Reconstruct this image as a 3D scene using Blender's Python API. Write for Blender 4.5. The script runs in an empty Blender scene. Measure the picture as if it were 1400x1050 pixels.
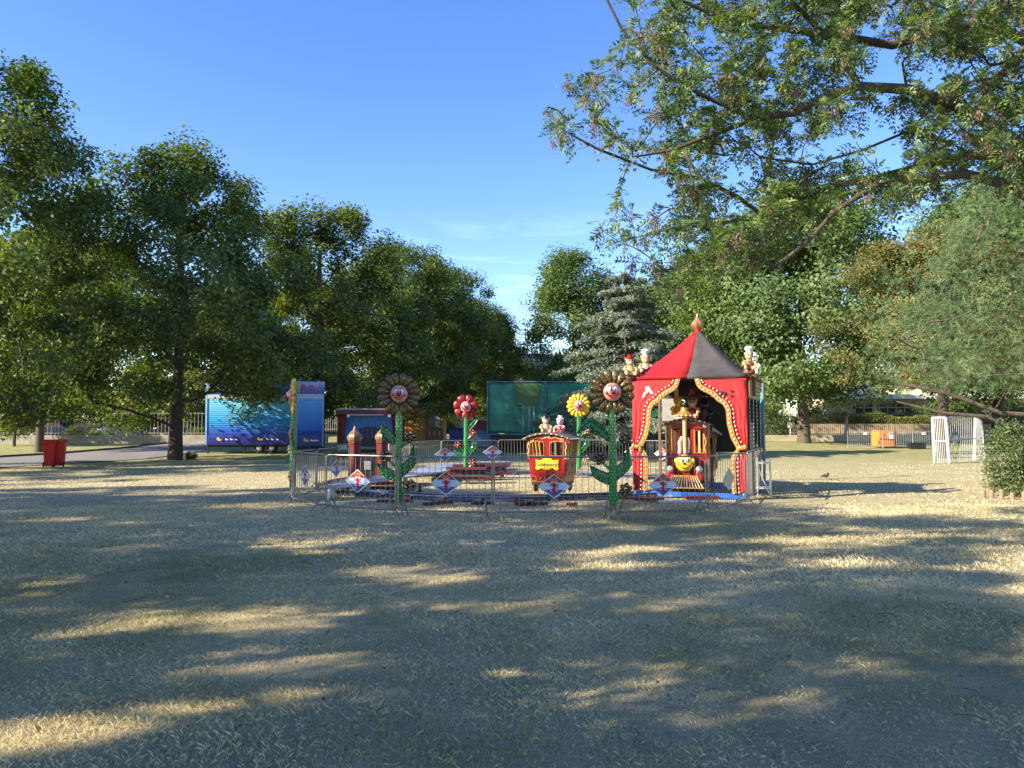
import bpy, math, random
import numpy as np
from mathutils import Vector, Matrix

# ------------------------------------------------------------------ camera, sky, sun, exposure
scene = bpy.context.scene
FPX = 1045.0
PITCH = math.atan(55.0 / FPX)
EYE = 1.75
cam_data = bpy.data.cameras.new("camera")
cam_data.sensor_width = 36.0
cam_data.lens = 36.0 * FPX / 1400.0
cam_data.clip_end = 1500.0
camera = bpy.data.objects.new("camera", cam_data)
scene.collection.objects.link(camera)
camera.location = (0, 0, EYE)
camera.rotation_euler = (math.pi / 2 + PITCH, 0, 0)
scene.camera = camera

SUN_EL = math.radians(27.0)
SUN_AZ = math.radians(247.0)      # clockwise from +Y: low, from the left and a little behind the camera
world = bpy.data.worlds.new("World")
scene.world = world
world.use_nodes = True
wn, wl = world.node_tree.nodes, world.node_tree.links
wn.clear()
w_out = wn.new("ShaderNodeOutputWorld")
w_bg = wn.new("ShaderNodeBackground")
w_bg.inputs[1].default_value = 0.15
sky = wn.new("ShaderNodeTexSky")
sky.sky_type = 'NISHITA'
sky.sun_disc = False
sky.sun_elevation = SUN_EL
sky.sun_rotation = SUN_AZ
sky.air_density = 1.1
sky.dust_density = 0.12
sky.ozone_density = 3.2
# thin wisps of high cloud low over the tree tops
w_tc = wn.new("ShaderNodeTexCoord")
w_map = wn.new("ShaderNodeMapping")
w_map.inputs['Rotation'].default_value = (0, math.radians(14), 0)
w_map.inputs['Scale'].default_value = (5.0, 5.0, 34.0)
w_noise = wn.new("ShaderNodeTexNoise")
w_noise.inputs['Scale'].default_value = 1.0
w_noise.inputs['Detail'].default_value = 5.0
w_noise.inputs['Distortion'].default_value = 0.5
w_ramp = wn.new("ShaderNodeMapRange")
w_ramp.inputs[1].default_value = 0.53
w_ramp.inputs[2].default_value = 0.82
w_sep = wn.new("ShaderNodeSeparateXYZ")
w_lo = wn.new("ShaderNodeMapRange")
w_lo.inputs[1].default_value = 0.10; w_lo.inputs[2].default_value = 0.17
w_hi = wn.new("ShaderNodeMapRange")
w_hi.inputs[1].default_value = 0.28; w_hi.inputs[2].default_value = 0.20
w_m1 = wn.new("ShaderNodeMath"); w_m1.operation = 'MULTIPLY'
w_m2 = wn.new("ShaderNodeMath"); w_m2.operation = 'MULTIPLY'
w_m3 = wn.new("ShaderNodeMath"); w_m3.operation = 'MULTIPLY'; w_m3.inputs[1].default_value = 0.35
w_mix = wn.new("ShaderNodeMixRGB")
w_mix.inputs[2].default_value = (3.4, 4.0, 4.8, 1)
wl.new(w_tc.outputs['Generated'], w_map.inputs[0]); wl.new(w_map.outputs[0], w_noise.inputs[0])
wl.new(w_noise.outputs[0], w_ramp.inputs[0]); wl.new(w_tc.outputs['Generated'], w_sep.inputs[0])
wl.new(w_sep.outputs[2], w_lo.inputs[0]); wl.new(w_sep.outputs[2], w_hi.inputs[0])
wl.new(w_lo.outputs[0], w_m1.inputs[0]); wl.new(w_hi.outputs[0], w_m1.inputs[1])
wl.new(w_m1.outputs[0], w_m2.inputs[0]); wl.new(w_ramp.outputs[0], w_m2.inputs[1])
wl.new(w_m2.outputs[0], w_m3.inputs[0]); wl.new(w_m3.outputs[0], w_mix.inputs[0])
w_hsv = wn.new("ShaderNodeHueSaturation")
w_hsv.inputs['Saturation'].default_value = 1.22
w_hsv.inputs['Hue'].default_value = 0.518
w_hsv.inputs['Value'].default_value = 0.55
wl.new(sky.outputs[0], w_hsv.inputs['Color'])
wl.new(w_hsv.outputs[0], w_mix.inputs[1]); wl.new(w_mix.outputs[0], w_bg.inputs[0]); wl.new(w_bg.outputs[0], w_out.inputs[0])

sun_data = bpy.data.lights.new("sun", 'SUN')
sun_data.energy = 3.4
sun_data.angle = math.radians(0.55)
sun_data.color = (1.0, 0.89, 0.73)
sun = bpy.data.objects.new("sun", sun_data)
scene.collection.objects.link(sun)
SUN_DIR = Vector((math.sin(SUN_AZ) * math.cos(SUN_EL), math.cos(SUN_AZ) * math.cos(SUN_EL), math.sin(SUN_EL)))
sun.rotation_euler = SUN_DIR.to_track_quat('Z', 'Y').to_euler()

scene.view_settings.view_transform = 'Standard'
scene.view_settings.look = 'None'
scene.view_settings.gamma = 1.0
scene.view_settings.use_curve_mapping = False
scene.view_settings.exposure = 2.0
scene.cycles.max_bounces = 6
scene.cycles.diffuse_bounces = 4
scene.cycles.glossy_bounces = 2
scene.cycles.transmission_bounces = 4
scene.cycles.transparent_max_bounces = 6

# ------------------------------------------------------------------ helpers
COL = scene.collection
PI = math.pi
RNG = np.random.default_rng(7)


def H(y):
    t = min(max((y - 38.0) / 37.0, 0.0), 1.0)
    return 0.8 * t * t * (3 - 2 * t)


def P(px, py, Y):
    """a point of the photograph (1400 x 1050 pixels) at the distance Y ahead of the camera"""
    cp, sp = math.cos(PITCH), math.sin(PITCH)
    a, b = px - 700.0, 525.0 - py
    d = Vector((a, FPX * cp - b * sp, FPX * sp + b * cp))
    t = Y / d.y
    return Vector((0, 0, EYE)) + d * t


def X(px, Y):
    return (px - 700.0) / FPX * Y


def tag(o, label=None, cat=None, group=None, kind=None):
    if label: o['label'] = label
    if cat: o['category'] = cat
    if group: o['group'] = group
    if kind: o['kind'] = kind
    return o


def empty(name, loc=(0, 0, 0), rz=0.0, label=None, cat=None, group=None):
    o = bpy.data.objects.new(name, None)
    o.empty_display_size = 0.2
    COL.objects.link(o)
    o.location = loc
    o.rotation_euler = (0, 0, rz)
    return tag(o, label, cat, group)


def link(name, mesh, parent=None, loc=None, rot=None, scale=None):
    o = bpy.data.objects.new(name, mesh)
    COL.objects.link(o)
    if parent is not None: o.parent = parent
    if loc is not None: o.location = loc
    if rot is not None: o.rotation_euler = rot
    if scale is not None: o.scale = scale
    return o


CHILD = {}


def kids(o):
    return [c for c in bpy.data.objects if c.parent == o]


def copy_tree(o, kidmap, parent=None):
    c = o.copy(); COL.objects.link(c); c.parent = parent
    for k in kidmap.get(o.name, []): copy_tree(k, kidmap, c)
    return c


def kid_map():
    m = {}
    for o in COL.objects:
        if o.parent is not None: m.setdefault(o.parent.name, []).append(o)
    return m


# ---- materials
MATS = {}


def mat(name, col, rough=0.6, metal=0.0, var=0.18, scale=6.0, bump=0.0, spec=0.5, trans=0.0, dark=None, coords='Object'):
    if name in MATS: return MATS[name]
    m = bpy.data.materials.new(name); m.use_nodes = True
    n, l = m.node_tree.nodes, m.node_tree.links
    b = n['Principled BSDF']
    b.inputs['Roughness'].default_value = rough
    b.inputs['Metallic'].default_value = metal
    b.inputs['Specular IOR Level'].default_value = spec
    if trans: b.inputs['Transmission Weight'].default_value = trans
    tc = n.new('ShaderNodeTexCoord')
    nz = n.new('ShaderNodeTexNoise'); nz.inputs['Scale'].default_value = scale; nz.inputs['Detail'].default_value = 5.0
    nz.inputs['Roughness'].default_value = 0.65
    l.new(tc.outputs[coords], nz.inputs['Vector'])
    mr = n.new('ShaderNodeMapRange'); mr.inputs[1].default_value = 0.3; mr.inputs[2].default_value = 0.72
    l.new(nz.outputs[0], mr.inputs[0])
    mx = n.new('ShaderNodeMixRGB')
    d = dark if dark is not None else tuple(c * (1 - 2.2 * var) if 2.2 * var < 0.9 else c * .1 for c in col)
    mx.inputs[1].default_value = (*d, 1)
    mx.inputs[2].default_value = (*col, 1)
    l.new(mr.outputs[0], mx.inputs[0]); l.new(mx.outputs[0], b.inputs['Base Color'])
    if bump:
        nb = n.new('ShaderNodeTexNoise'); nb.inputs['Scale'].default_value = scale * 5; nb.inputs['Detail'].default_value = 4
        l.new(tc.outputs[coords], nb.inputs['Vector'])
        bp = n.new('ShaderNodeBump'); bp.inputs['Strength'].default_value = bump; bp.inputs['Distance'].default_value = 0.02
        l.new(nb.outputs[0], bp.inputs['Height']); l.new(bp.outputs[0], b.inputs['Normal'])
    MATS[name] = m
    return m


def leaf_mat(name, c0, c1, c2, transl=0.35, gloss=0.06):
    """colour runs c0..c1..c2 over the per-leaf attribute 'tone'"""
    m = bpy.data.materials.new(name); m.use_nodes = True
    n, l = m.node_tree.nodes, m.node_tree.links
    n.clear()
    out = n.new('ShaderNodeOutputMaterial')
    at = n.new('ShaderNodeAttribute'); at.attribute_name = 'tone'
    cr = n.new('ShaderNodeValToRGB')
    e = cr.color_ramp.elements
    e[0].position = 0.0; e[0].color = (*c0, 1)
    e[1].position = 1.0; e[1].color = (*c2, 1)
    k = e.new(0.5); k.color = (*c1, 1)
    l.new(at.outputs['Fac'], cr.inputs[0])
    df = n.new('ShaderNodeBsdfDiffuse'); tr = n.new('ShaderNodeBsdfTranslucent')
    hs = n.new('ShaderNodeHueSaturation'); hs.inputs['Hue'].default_value = 0.485
    hs.inputs['Saturation'].default_value = 1.22; hs.inputs['Value'].default_value = 1.5
    l.new(cr.outputs[0], df.inputs[0]); l.new(cr.outputs[0], hs.inputs['Color']); l.new(hs.outputs[0], tr.inputs[0])
    mx = n.new('ShaderNodeMixShader'); mx.inputs[0].default_value = transl
    l.new(df.outputs[0], mx.inputs[1]); l.new(tr.outputs[0], mx.inputs[2])
    gl = n.new('ShaderNodeBsdfGlossy'); gl.inputs['Roughness'].default_value = 0.62
    gl.inputs[0].default_value = (0.8, 0.85, 0.8, 1)
    m2 = n.new('ShaderNodeMixShader'); m2.inputs[0].default_value = gloss * .6
    l.new(mx.outputs[0], m2.inputs[1]); l.new(gl.outputs[0], m2.inputs[2]); l.new(m2.outputs[0], out.inputs[0])
    return m


# ---- mesh builder
class MB:
    def __init__(self):
        self.v = []; self.f = []; self.m = []

    def add(self, verts, faces, mi=0, M=None):
        o = len(self.v)
        if M is not None: verts = [M @ Vector(p) for p in verts]
        self.v.extend([tuple(p) for p in verts])
        for f in faces:
            self.f.append(tuple(i + o for i in f)); self.m.append(mi)
        return self

    def box(self, c, s, mi=0, M=None):
        x, y, z = c; a, b, d = s[0] / 2, s[1] / 2, s[2] / 2
        vs = [(x + i * a, y + j * b, z + k * d) for i in (-1, 1) for j in (-1, 1) for k in (-1, 1)]
        return self.add(vs, [(0, 1, 3, 2), (4, 6, 7, 5), (0, 4, 5, 1), (2, 3, 7, 6), (0, 2, 6, 4), (1, 5, 7, 3)], mi, M)

    def tube(self, path, r, n=6, mi=0, M=None, cap=True, closed=False):
        pts = [Vector(p) for p in path]
        k = len(pts)
        rs = r if isinstance(r, (list, tuple)) else [r] * k
        vs, fs = [], []
        up = None
        for i in range(k):
            if closed: t = pts[(i + 1) % k] - pts[i - 1]
            else: t = pts[min(i + 1, k - 1)] - pts[max(i - 1, 0)]
            if t.length < 1e-9: t = Vector((0, 0, 1))
            t.normalize()
            if up is None:
                up = Vector((0, 0, 1)) if abs(t.z) < 0.9 else Vector((0, 1, 0))
            a = t.cross(up)
            if a.length < 1e-6: a = t.orthogonal()
            a.normalize(); b = t.cross(a); up = -b if b.dot(up) < 0 else b
            for j in range(n):
                th = 2 * PI * j / n
                vs.append(pts[i] + (a * math.cos(th) + up * math.sin(th)) * rs[i])
        m = k if closed else k - 1
        for i in range(m):
            i2 = (i + 1) % k
            for j in range(n):
                fs.append((i * n + j, i * n + (j + 1) % n, i2 * n + (j + 1) % n, i2 * n + j))
        if cap and not closed:
            fs.append(tuple(range(n))[::-1]); fs.append(tuple((k - 1) * n + j for j in range(n)))
        return self.add(vs, fs, mi, M)

    def lathe(self, prof, n=12, mi=0, M=None, lobes=0, depth=0.0):
        vs, fs = [], []
        for (r, z) in prof:
            for j in range(n):
                th = 2 * PI * j / n
                rr = r * (1 + depth * (abs(math.cos(lobes * th / 2)) - 0.5)) if lobes else r
                vs.append((rr * math.cos(th), rr * math.sin(th), z))
        for i in range(len(prof) - 1):
            for j in range(n):
                fs.append((i * n + j, i * n + (j + 1) % n, (i + 1) * n + (j + 1) % n, (i + 1) * n + j))
        fs.append(tuple(range(n))[::-1]); fs.append(tuple((len(prof) - 1) * n + j for j in range(n)))
        return self.add(vs, fs, mi, M)

    def ball(self, c, r, n=10, k=6, mi=0, M=None):
        if not isinstance(r, (list, tuple)): r = (r, r, r)
        vs, fs = [(c[0], c[1], c[2] - r[2])], []
        for i in range(1, k):
            ph = -PI / 2 + PI * i / k
            for j in range(n):
                th = 2 * PI * j / n
                vs.append((c[0] + r[0] * math.cos(ph) * math.cos(th), c[1] + r[1] * math.cos(ph) * math.sin(th), c[2] + r[2] * math.sin(ph)))
        vs.append((c[0], c[1], c[2] + r[2]))
        for j in range(n): fs.append((0, 1 + (j + 1) % n, 1 + j))
        for i in range(k - 2):
            for j in range(n):
                a = 1 + i * n
                fs.append((a + j, a + (j + 1) % n, a + n + (j + 1) % n, a + n + j))
        a = 1 + (k - 2) * n
        for j in range(n): fs.append((a + j, a + (j + 1) % n, len(vs) - 1))
        return self.add(vs, fs, mi, M)

    def prism(self, poly, y0, y1, mi=0, M=None):
        """polygon in the x-z plane given counter-clockwise, thickness from y0 (front) to y1 (back)"""
        k = len(poly)
        vs = [(p[0], y0, p[1]) for p in poly] + [(p[0], y1, p[1]) for p in poly]
        fs = [tuple(range(k)), tuple(range(2 * k - 1, k - 1, -1))]
        for i in range(k): fs.append((i, i + k, (i + 1) % k + k, (i + 1) % k))
        return self.add(vs, fs, mi, M)

    def mesh(self, name, mats, smooth=True, angle=38):
        me = bpy.data.meshes.new(name)
        me.from_pydata(self.v, [], self.f)
        for m in (mats if isinstance(mats, (list, tuple)) else [mats]): me.materials.append(m)
        me.polygons.foreach_set('material_index', self.m)
        if smooth:
            me.polygons.foreach_set('use_smooth', [True] * len(self.f))
            me.update()
            me.set_sharp_from_angle(angle=math.radians(angle))
        me.update()
        return me

    def build(self, name, mats, parent=None, smooth=True, angle=38, bevel=0.0, **kw):
        o = link(name, self.mesh(name, mats, smooth, angle), parent, **kw)
        if name in ('bulbs', 'stripes', 'studs', 'small_lettering'): o['kind'] = 'stuff'
        if bevel:
            b = o.modifiers.new('bevel', 'BEVEL'); b.width = bevel; b.segments = 2; b.limit_method = 'ANGLE'
        return o


def np_mesh(name, verts, loop, starts, totals, material, tone=None, smooth=False):
    me = bpy.data.meshes.new(name)
    me.vertices.add(len(verts)); me.vertices.foreach_set('co', np.asarray(verts, np.float32).ravel())
    me.loops.add(len(loop)); me.loops.foreach_set('vertex_index', np.asarray(loop, np.int32))
    me.polygons.add(len(starts)); me.polygons.foreach_set('loop_start', np.asarray(starts, np.int32))
    me.polygons.foreach_set('loop_total', np.asarray(totals, np.int32))
    if smooth: me.polygons.foreach_set('use_smooth', np.ones(len(starts), bool))
    me.update(calc_edges=True)
    if tone is not None:
        a = me.attributes.new('tone', 'FLOAT', 'FACE'); a.data.foreach_set('value', np.asarray(tone, np.float32))
    me.materials.append(material)
    return me


def quads_mesh(name, V, material, tone):
    """V: (N, 4, 3) corners of N leaf quads"""
    n = len(V)
    return np_mesh(name, V.reshape(-1, 3), np.arange(4 * n), np.arange(n) * 4, np.full(n, 4), material, tone)


def norm(a):
    return a / np.maximum(np.linalg.norm(a, axis=-1, keepdims=True), 1e-9)


def leaf_quads(c, nrm, length, width, rng, direction=None, fold=0.18):
    """N pointed leaves with centre c, normal nrm; a kite of four corners, a little folded"""
    N = len(c)
    nrm = norm(nrm)
    d = rng.normal(size=(N, 3)) if direction is None else direction
    d = norm(d - nrm * (d * nrm).sum(1, keepdims=True))
    s = np.cross(nrm, d)
    L = np.broadcast_to(np.asarray(length, float), (N,))[:, None]
    W = np.broadcast_to(np.asarray(width, float), (N,))[:, None]
    V = np.empty((N, 4, 3))
    V[:, 0] = c - d * L * .5
    V[:, 1] = c + s * W * .5 - d * L * .05 + nrm * W * fold
    V[:, 2] = c + d * L * .5 - nrm * L * .1
    V[:, 3] = c - s * W * .5 - d * L * .05 + nrm * W * fold
    return V


def text_mesh(name, body, size, material, extrude=0.002, shear=0.0, width=None):
    cu = bpy.data.curves.new(name, 'FONT')
    cu.body = body; cu.size = size; cu.align_x = 'CENTER'; cu.align_y = 'CENTER'; cu.extrude = extrude; cu.shear = shear; cu.offset = .012 * size
    cu.resolution_u = 3
    ob = bpy.data.objects.new(name, cu); COL.objects.link(ob)
    me = bpy.data.meshes.new_from_object(ob)
    bpy.data.objects.remove(ob)
    me.name = name
    co = np.empty(len(me.vertices) * 3, np.float32); me.vertices.foreach_get('co', co); co = co.reshape(-1, 3)
    if width is not None:
        w = co[:, 0].max() - co[:, 0].min(); co[:, 0] *= width / w
    new = np.stack([co[:, 0], -co[:, 2], co[:, 1]], 1)      # upright, reading from -Y
    me.vertices.foreach_set('co', new.ravel())
    me.materials.clear(); me.materials.append(material)
    me.update()
    return me


# ---- growing branches: targets join the nearest piece of what already stands
def grow(mains, targets, rng, step=0.5, sag=0.06, up_bias=0.0, r_tip=0.012, power=0.5, wander=0.08, order_from=None):
    pos, par, minr, paths = [], [], [], []
    for (pts, radii) in mains:
        ids = []
        first = None
        for i, (p, r) in enumerate(zip(pts, radii)):
            pos.append(np.array(p, float)); minr.append(r)
            par.append(ids[-1] if ids else -1)
            ids.append(len(pos) - 1)
        paths.append(ids)
    T = np.asarray(targets, float)
    A = np.array(pos)
    dmin = np.array([np.min(np.linalg.norm(A - t, axis=1)) for t in T])
    cap = len(A) + len(T) * 60
    buf = np.zeros((cap, 3)); buf[:len(A)] = A; n = len(A)
    tips = []
    for ti in np.argsort(dmin):
        t = T[ti]
        dv = t - buf[:n]
        dist = np.linalg.norm(dv, axis=1)
        cost = dist + up_bias * np.maximum(0, buf[:n, 2] - t[2] + 0.15 * dist)
        k = int(np.argmin(cost))
        a = buf[k].copy()
        m = max(1, int(math.ceil(dist[k] / step)))
        side = rng.normal(size=3) * wander * dist[k]
        ids = [k]
        for i in range(1, m + 1):
            s = i / m
            p = a + (t - a) * s + side * math.sin(PI * s) + np.array([0, 0, sag * dist[k] * math.sin(PI * s)])
            if i < m: p = p + rng.normal(size=3) * wander * step * 0.4
            if n >= cap: break
            buf[n] = p; par.append(ids[-1]); minr.append(0.0); ids.append(n); n += 1
        paths.append(ids); tips.append(ids[-1])
    cnt = np.zeros(n)
    for k in tips: cnt[k] += 1
    for k in range(n - 1, -1, -1):
        if par[k] >= 0: cnt[par[k]] += cnt[k]
    r = r_tip * np.maximum(cnt, 1) ** power
    r = np.maximum(r, np.array(minr[:n]))
    return buf[:n], r, paths, tips


def branch_mesh(name, pos, r, paths, material, nmain, thick=7, thin=4, limit=None):
    mb = MB()
    for pi, ids in enumerate(paths):
        pts = [Vector(pos[i]) for i in ids]
        rs = [float(r[i]) for i in ids]
        if pi >= nmain: rs[0] = min(rs[0], rs[1] * 1.25)
        mb.tube(pts, rs, thick if pi < nmain or rs[0] > 0.05 else thin, cap=False)
    return mb.mesh(name, material, True, 80)

# ------------------------------------------------------------------ materials of nature
def ground_material():
    m = bpy.data.materials.new('dry_lawn'); m.use_nodes = True
    n, l = m.node_tree.nodes, m.node_tree.links
    b = n['Principled BSDF']; b.inputs['Roughness'].default_value = 0.95; b.inputs['Specular IOR Level'].default_value = 0.12
    tc = n.new('ShaderNodeTexCoord')

    def noise(scale, detail, rough=0.6, vec=None):
        z = n.new('ShaderNodeTexNoise'); z.inputs['Scale'].default_value = scale; z.inputs['Detail'].default_value = detail
        z.inputs['Roughness'].default_value = rough
        l.new(vec or tc.outputs['Object'], z.inputs['Vector']); return z

    def rng_(src, a, b_):
        r = n.new('ShaderNodeMapRange'); r.inputs[1].default_value = a; r.inputs[2].default_value = b_
        l.new(src, r.inputs[0]); return r.outputs[0]

    def mix(f, c1, c2):
        x = n.new('ShaderNodeMixRGB')
        if isinstance(f, float): x.inputs[0].default_value = f
        else: l.new(f, x.inputs[0])
        for i, c in ((1, c1), (2, c2)):
            if isinstance(c, tuple): x.inputs[i].default_value = (*c, 1)
            else: l.new(c, x.inputs[i])
        return x.outputs[0]
    big = noise(0.32, 5); mid = noise(1.7, 6); fine = noise(38, 5, 0.75); fib = noise(140, 3, 0.8)
    straw = mix(rng_(fine.outputs[0], .3, .7), (0.335, 0.28, 0.155), (0.75, 0.63, 0.39))
    green = mix(rng_(fine.outputs[0], .3, .7), (0.23, 0.215, 0.10), (0.57, 0.52, 0.28))
    f1 = n.new('ShaderNodeMath'); f1.operation = 'ADD'; l.new(rng_(big.outputs[0], .40, .66), f1.inputs[0])
    f1b = n.new('ShaderNodeMath'); f1b.operation = 'MULTIPLY'; l.new(rng_(mid.outputs[0], .42, .68), f1b.inputs[0]); f1b.inputs[1].default_value = .55
    l.new(f1b.outputs[0], f1.inputs[1])
    f1c = n.new('ShaderNodeMath'); f1c.operation = 'MULTIPLY'; f1c.use_clamp = True; l.new(f1.outputs[0], f1c.inputs[0]); f1c.inputs[1].default_value = .42
    c = mix(f1c.outputs[0], straw, green)
    sp = n.new('ShaderNodeSeparateXYZ'); l.new(tc.outputs['Object'], sp.inputs[0])
    far = n.new('ShaderNodeMapRange'); far.inputs[1].default_value = 24; far.inputs[2].default_value = 44; far.inputs[4].default_value = .75
    l.new(sp.outputs[1], far.inputs[0])
    c = mix(far.outputs[0], c, mix(rng_(mid.outputs[0], .35, .7), (0.17, 0.20, 0.06), (0.44, 0.43, 0.18)))
    dirt = n.new('ShaderNodeMath'); dirt.operation = 'MULTIPLY'; dirt.inputs[1].default_value = .5
    l.new(rng_(noise(3.3, 7).outputs[0], .60, .72), dirt.inputs[0])
    c = mix(dirt.outputs[0], c, (0.20, 0.15, 0.10))
    c2 = mix(rng_(fib.outputs[0], .25, .75), (0.5, 0.5, 0.5), (1.25, 1.25, 1.25))
    mu = n.new('ShaderNodeMixRGB'); mu.blend_type = 'MULTIPLY'; mu.inputs[0].default_value = 1; l.new(c, mu.inputs[1]); l.new(c2, mu.inputs[2])
    l.new(mu.outputs[0], b.inputs['Base Color'])
    bp = n.new('ShaderNodeBump'); bp.inputs['Strength'].default_value = 0.9; bp.inputs['Distance'].default_value = 0.05
    l.new(noise(26, 6, .8).outputs[0], bp.inputs['Height']); l.new(bp.outputs[0], b.inputs['Normal'])
    return m


M_BARK = mat('bark', (0.15, 0.115, 0.085), 0.95, var=0.3, scale=7, bump=0.9)
M_BARK_ASH = mat('ash_bark', (0.11, 0.085, 0.06), 0.95, var=0.26, scale=9, bump=0.9)
M_BARK_DARK = mat('dark_bark', (0.09, 0.065, 0.05), 0.95, var=0.3, scale=7, bump=0.8)
L_LIME = leaf_mat('lime_leaves', (0.034, 0.062, 0.014), (0.090, 0.142, 0.030), (0.23, 0.25, 0.055), .38)
L_PLANE = leaf_mat('plane_leaves', (0.04, 0.08, 0.018), (0.095, 0.155, 0.035), (0.19, 0.24, 0.07), .38)
L_ASH = leaf_mat('ash_leaves', (0.034, 0.068, 0.018), (0.09, 0.155, 0.038), (0.20, 0.27, 0.07), .42, 0.1)
L_KEYS = leaf_mat('ash_keys', (0.13, 0.09, 0.06), (0.26, 0.185, 0.12), (0.42, 0.33, 0.23), .3)
L_CEDAR = leaf_mat('cedar_needles', (0.055, 0.075, 0.045), (0.15, 0.185, 0.125), (0.28, 0.32, 0.23), .25)
L_YEW = leaf_mat('yew_sprays', (0.07, 0.085, 0.02), (0.155, 0.165, 0.045), (0.25, 0.21, 0.08), .3)
L_PINE = leaf_mat('pine_needles', (0.045, 0.085, 0.03), (0.115, 0.185, 0.07), (0.22, 0.30, 0.13), .3)
L_HOLLY = leaf_mat('holly_leaves', (0.035, 0.065, 0.015), (0.09, 0.135, 0.035), (0.19, 0.22, 0.07), .25, 0.1)
L_HEDGE = leaf_mat('hedge_leaves', (0.10, 0.13, 0.02), (0.22, 0.24, 0.05), (0.34, 0.33, 0.08), .35)
L_GRASS = leaf_mat('grass_blades', (0.235, 0.232, 0.096), (0.60, 0.525, 0.295), (0.80, 0.685, 0.435), .3, 0.03)

# ------------------------------------------------------------------ ground
def build_ground():
    ys = np.concatenate([np.arange(-60, 0, 3), np.arange(0, 30, .4), np.arange(30, 90, 1.0), np.linspace(90, 700, 25)])
    xs = np.concatenate([np.linspace(-500, -60, 12)[:-1], np.arange(-60, -14, 2), np.arange(-14, 14, .4), np.arange(14, 60, 2), np.linspace(60, 500, 12)])
    rng = np.random.default_rng(3)
    XX, YY = np.meshgrid(xs, ys)
    ZZ = np.array([[H(y)] * len(xs) for y in ys])
    bump = 0.010 * (np.sin(XX * 1.7 + 1.3 * np.sin(YY * .9)) + np.sin(YY * 2.1 + np.sin(XX * 1.1) * 1.6)) + rng.normal(size=XX.shape) * .003
    ZZ = ZZ + np.where((YY > 1) & (YY < 30) & (abs(XX) < 14), bump, 0) - .015
    nx, ny = len(xs), len(ys)
    V = np.stack([XX, YY, ZZ], -1).reshape(-1, 3)
    i = (np.arange(ny - 1)[:, None] * nx + np.arange(nx - 1)[None]).ravel()
    loop = np.stack([i, i + 1, i + nx + 1, i + nx], 1).ravel()
    k = len(i)
    me = np_mesh('lawn', V, loop, np.arange(k) * 4, np.full(k, 4), ground_material(), None, True)
    tag(link('lawn', me), kind='structure')


build_ground()


def vnoise(x, y, s, seed=0):
    """cheap smooth value noise, 0..1"""
    r = np.random.default_rng(seed).random((64, 64))
    u, v = x * s + 500, y * s + 500
    i, j = np.floor(u).astype(int), np.floor(v).astype(int)
    fu, fv = u - i, v - j
    fu = fu * fu * (3 - 2 * fu); fv = fv * fv * (3 - 2 * fv)
    g = lambda a, b: r[a % 64, b % 64]
    return (g(i, j) * (1 - fu) + g(i + 1, j) * fu) * (1 - fv) + (g(i, j + 1) * (1 - fu) + g(i + 1, j + 1) * fu) * fv


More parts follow.
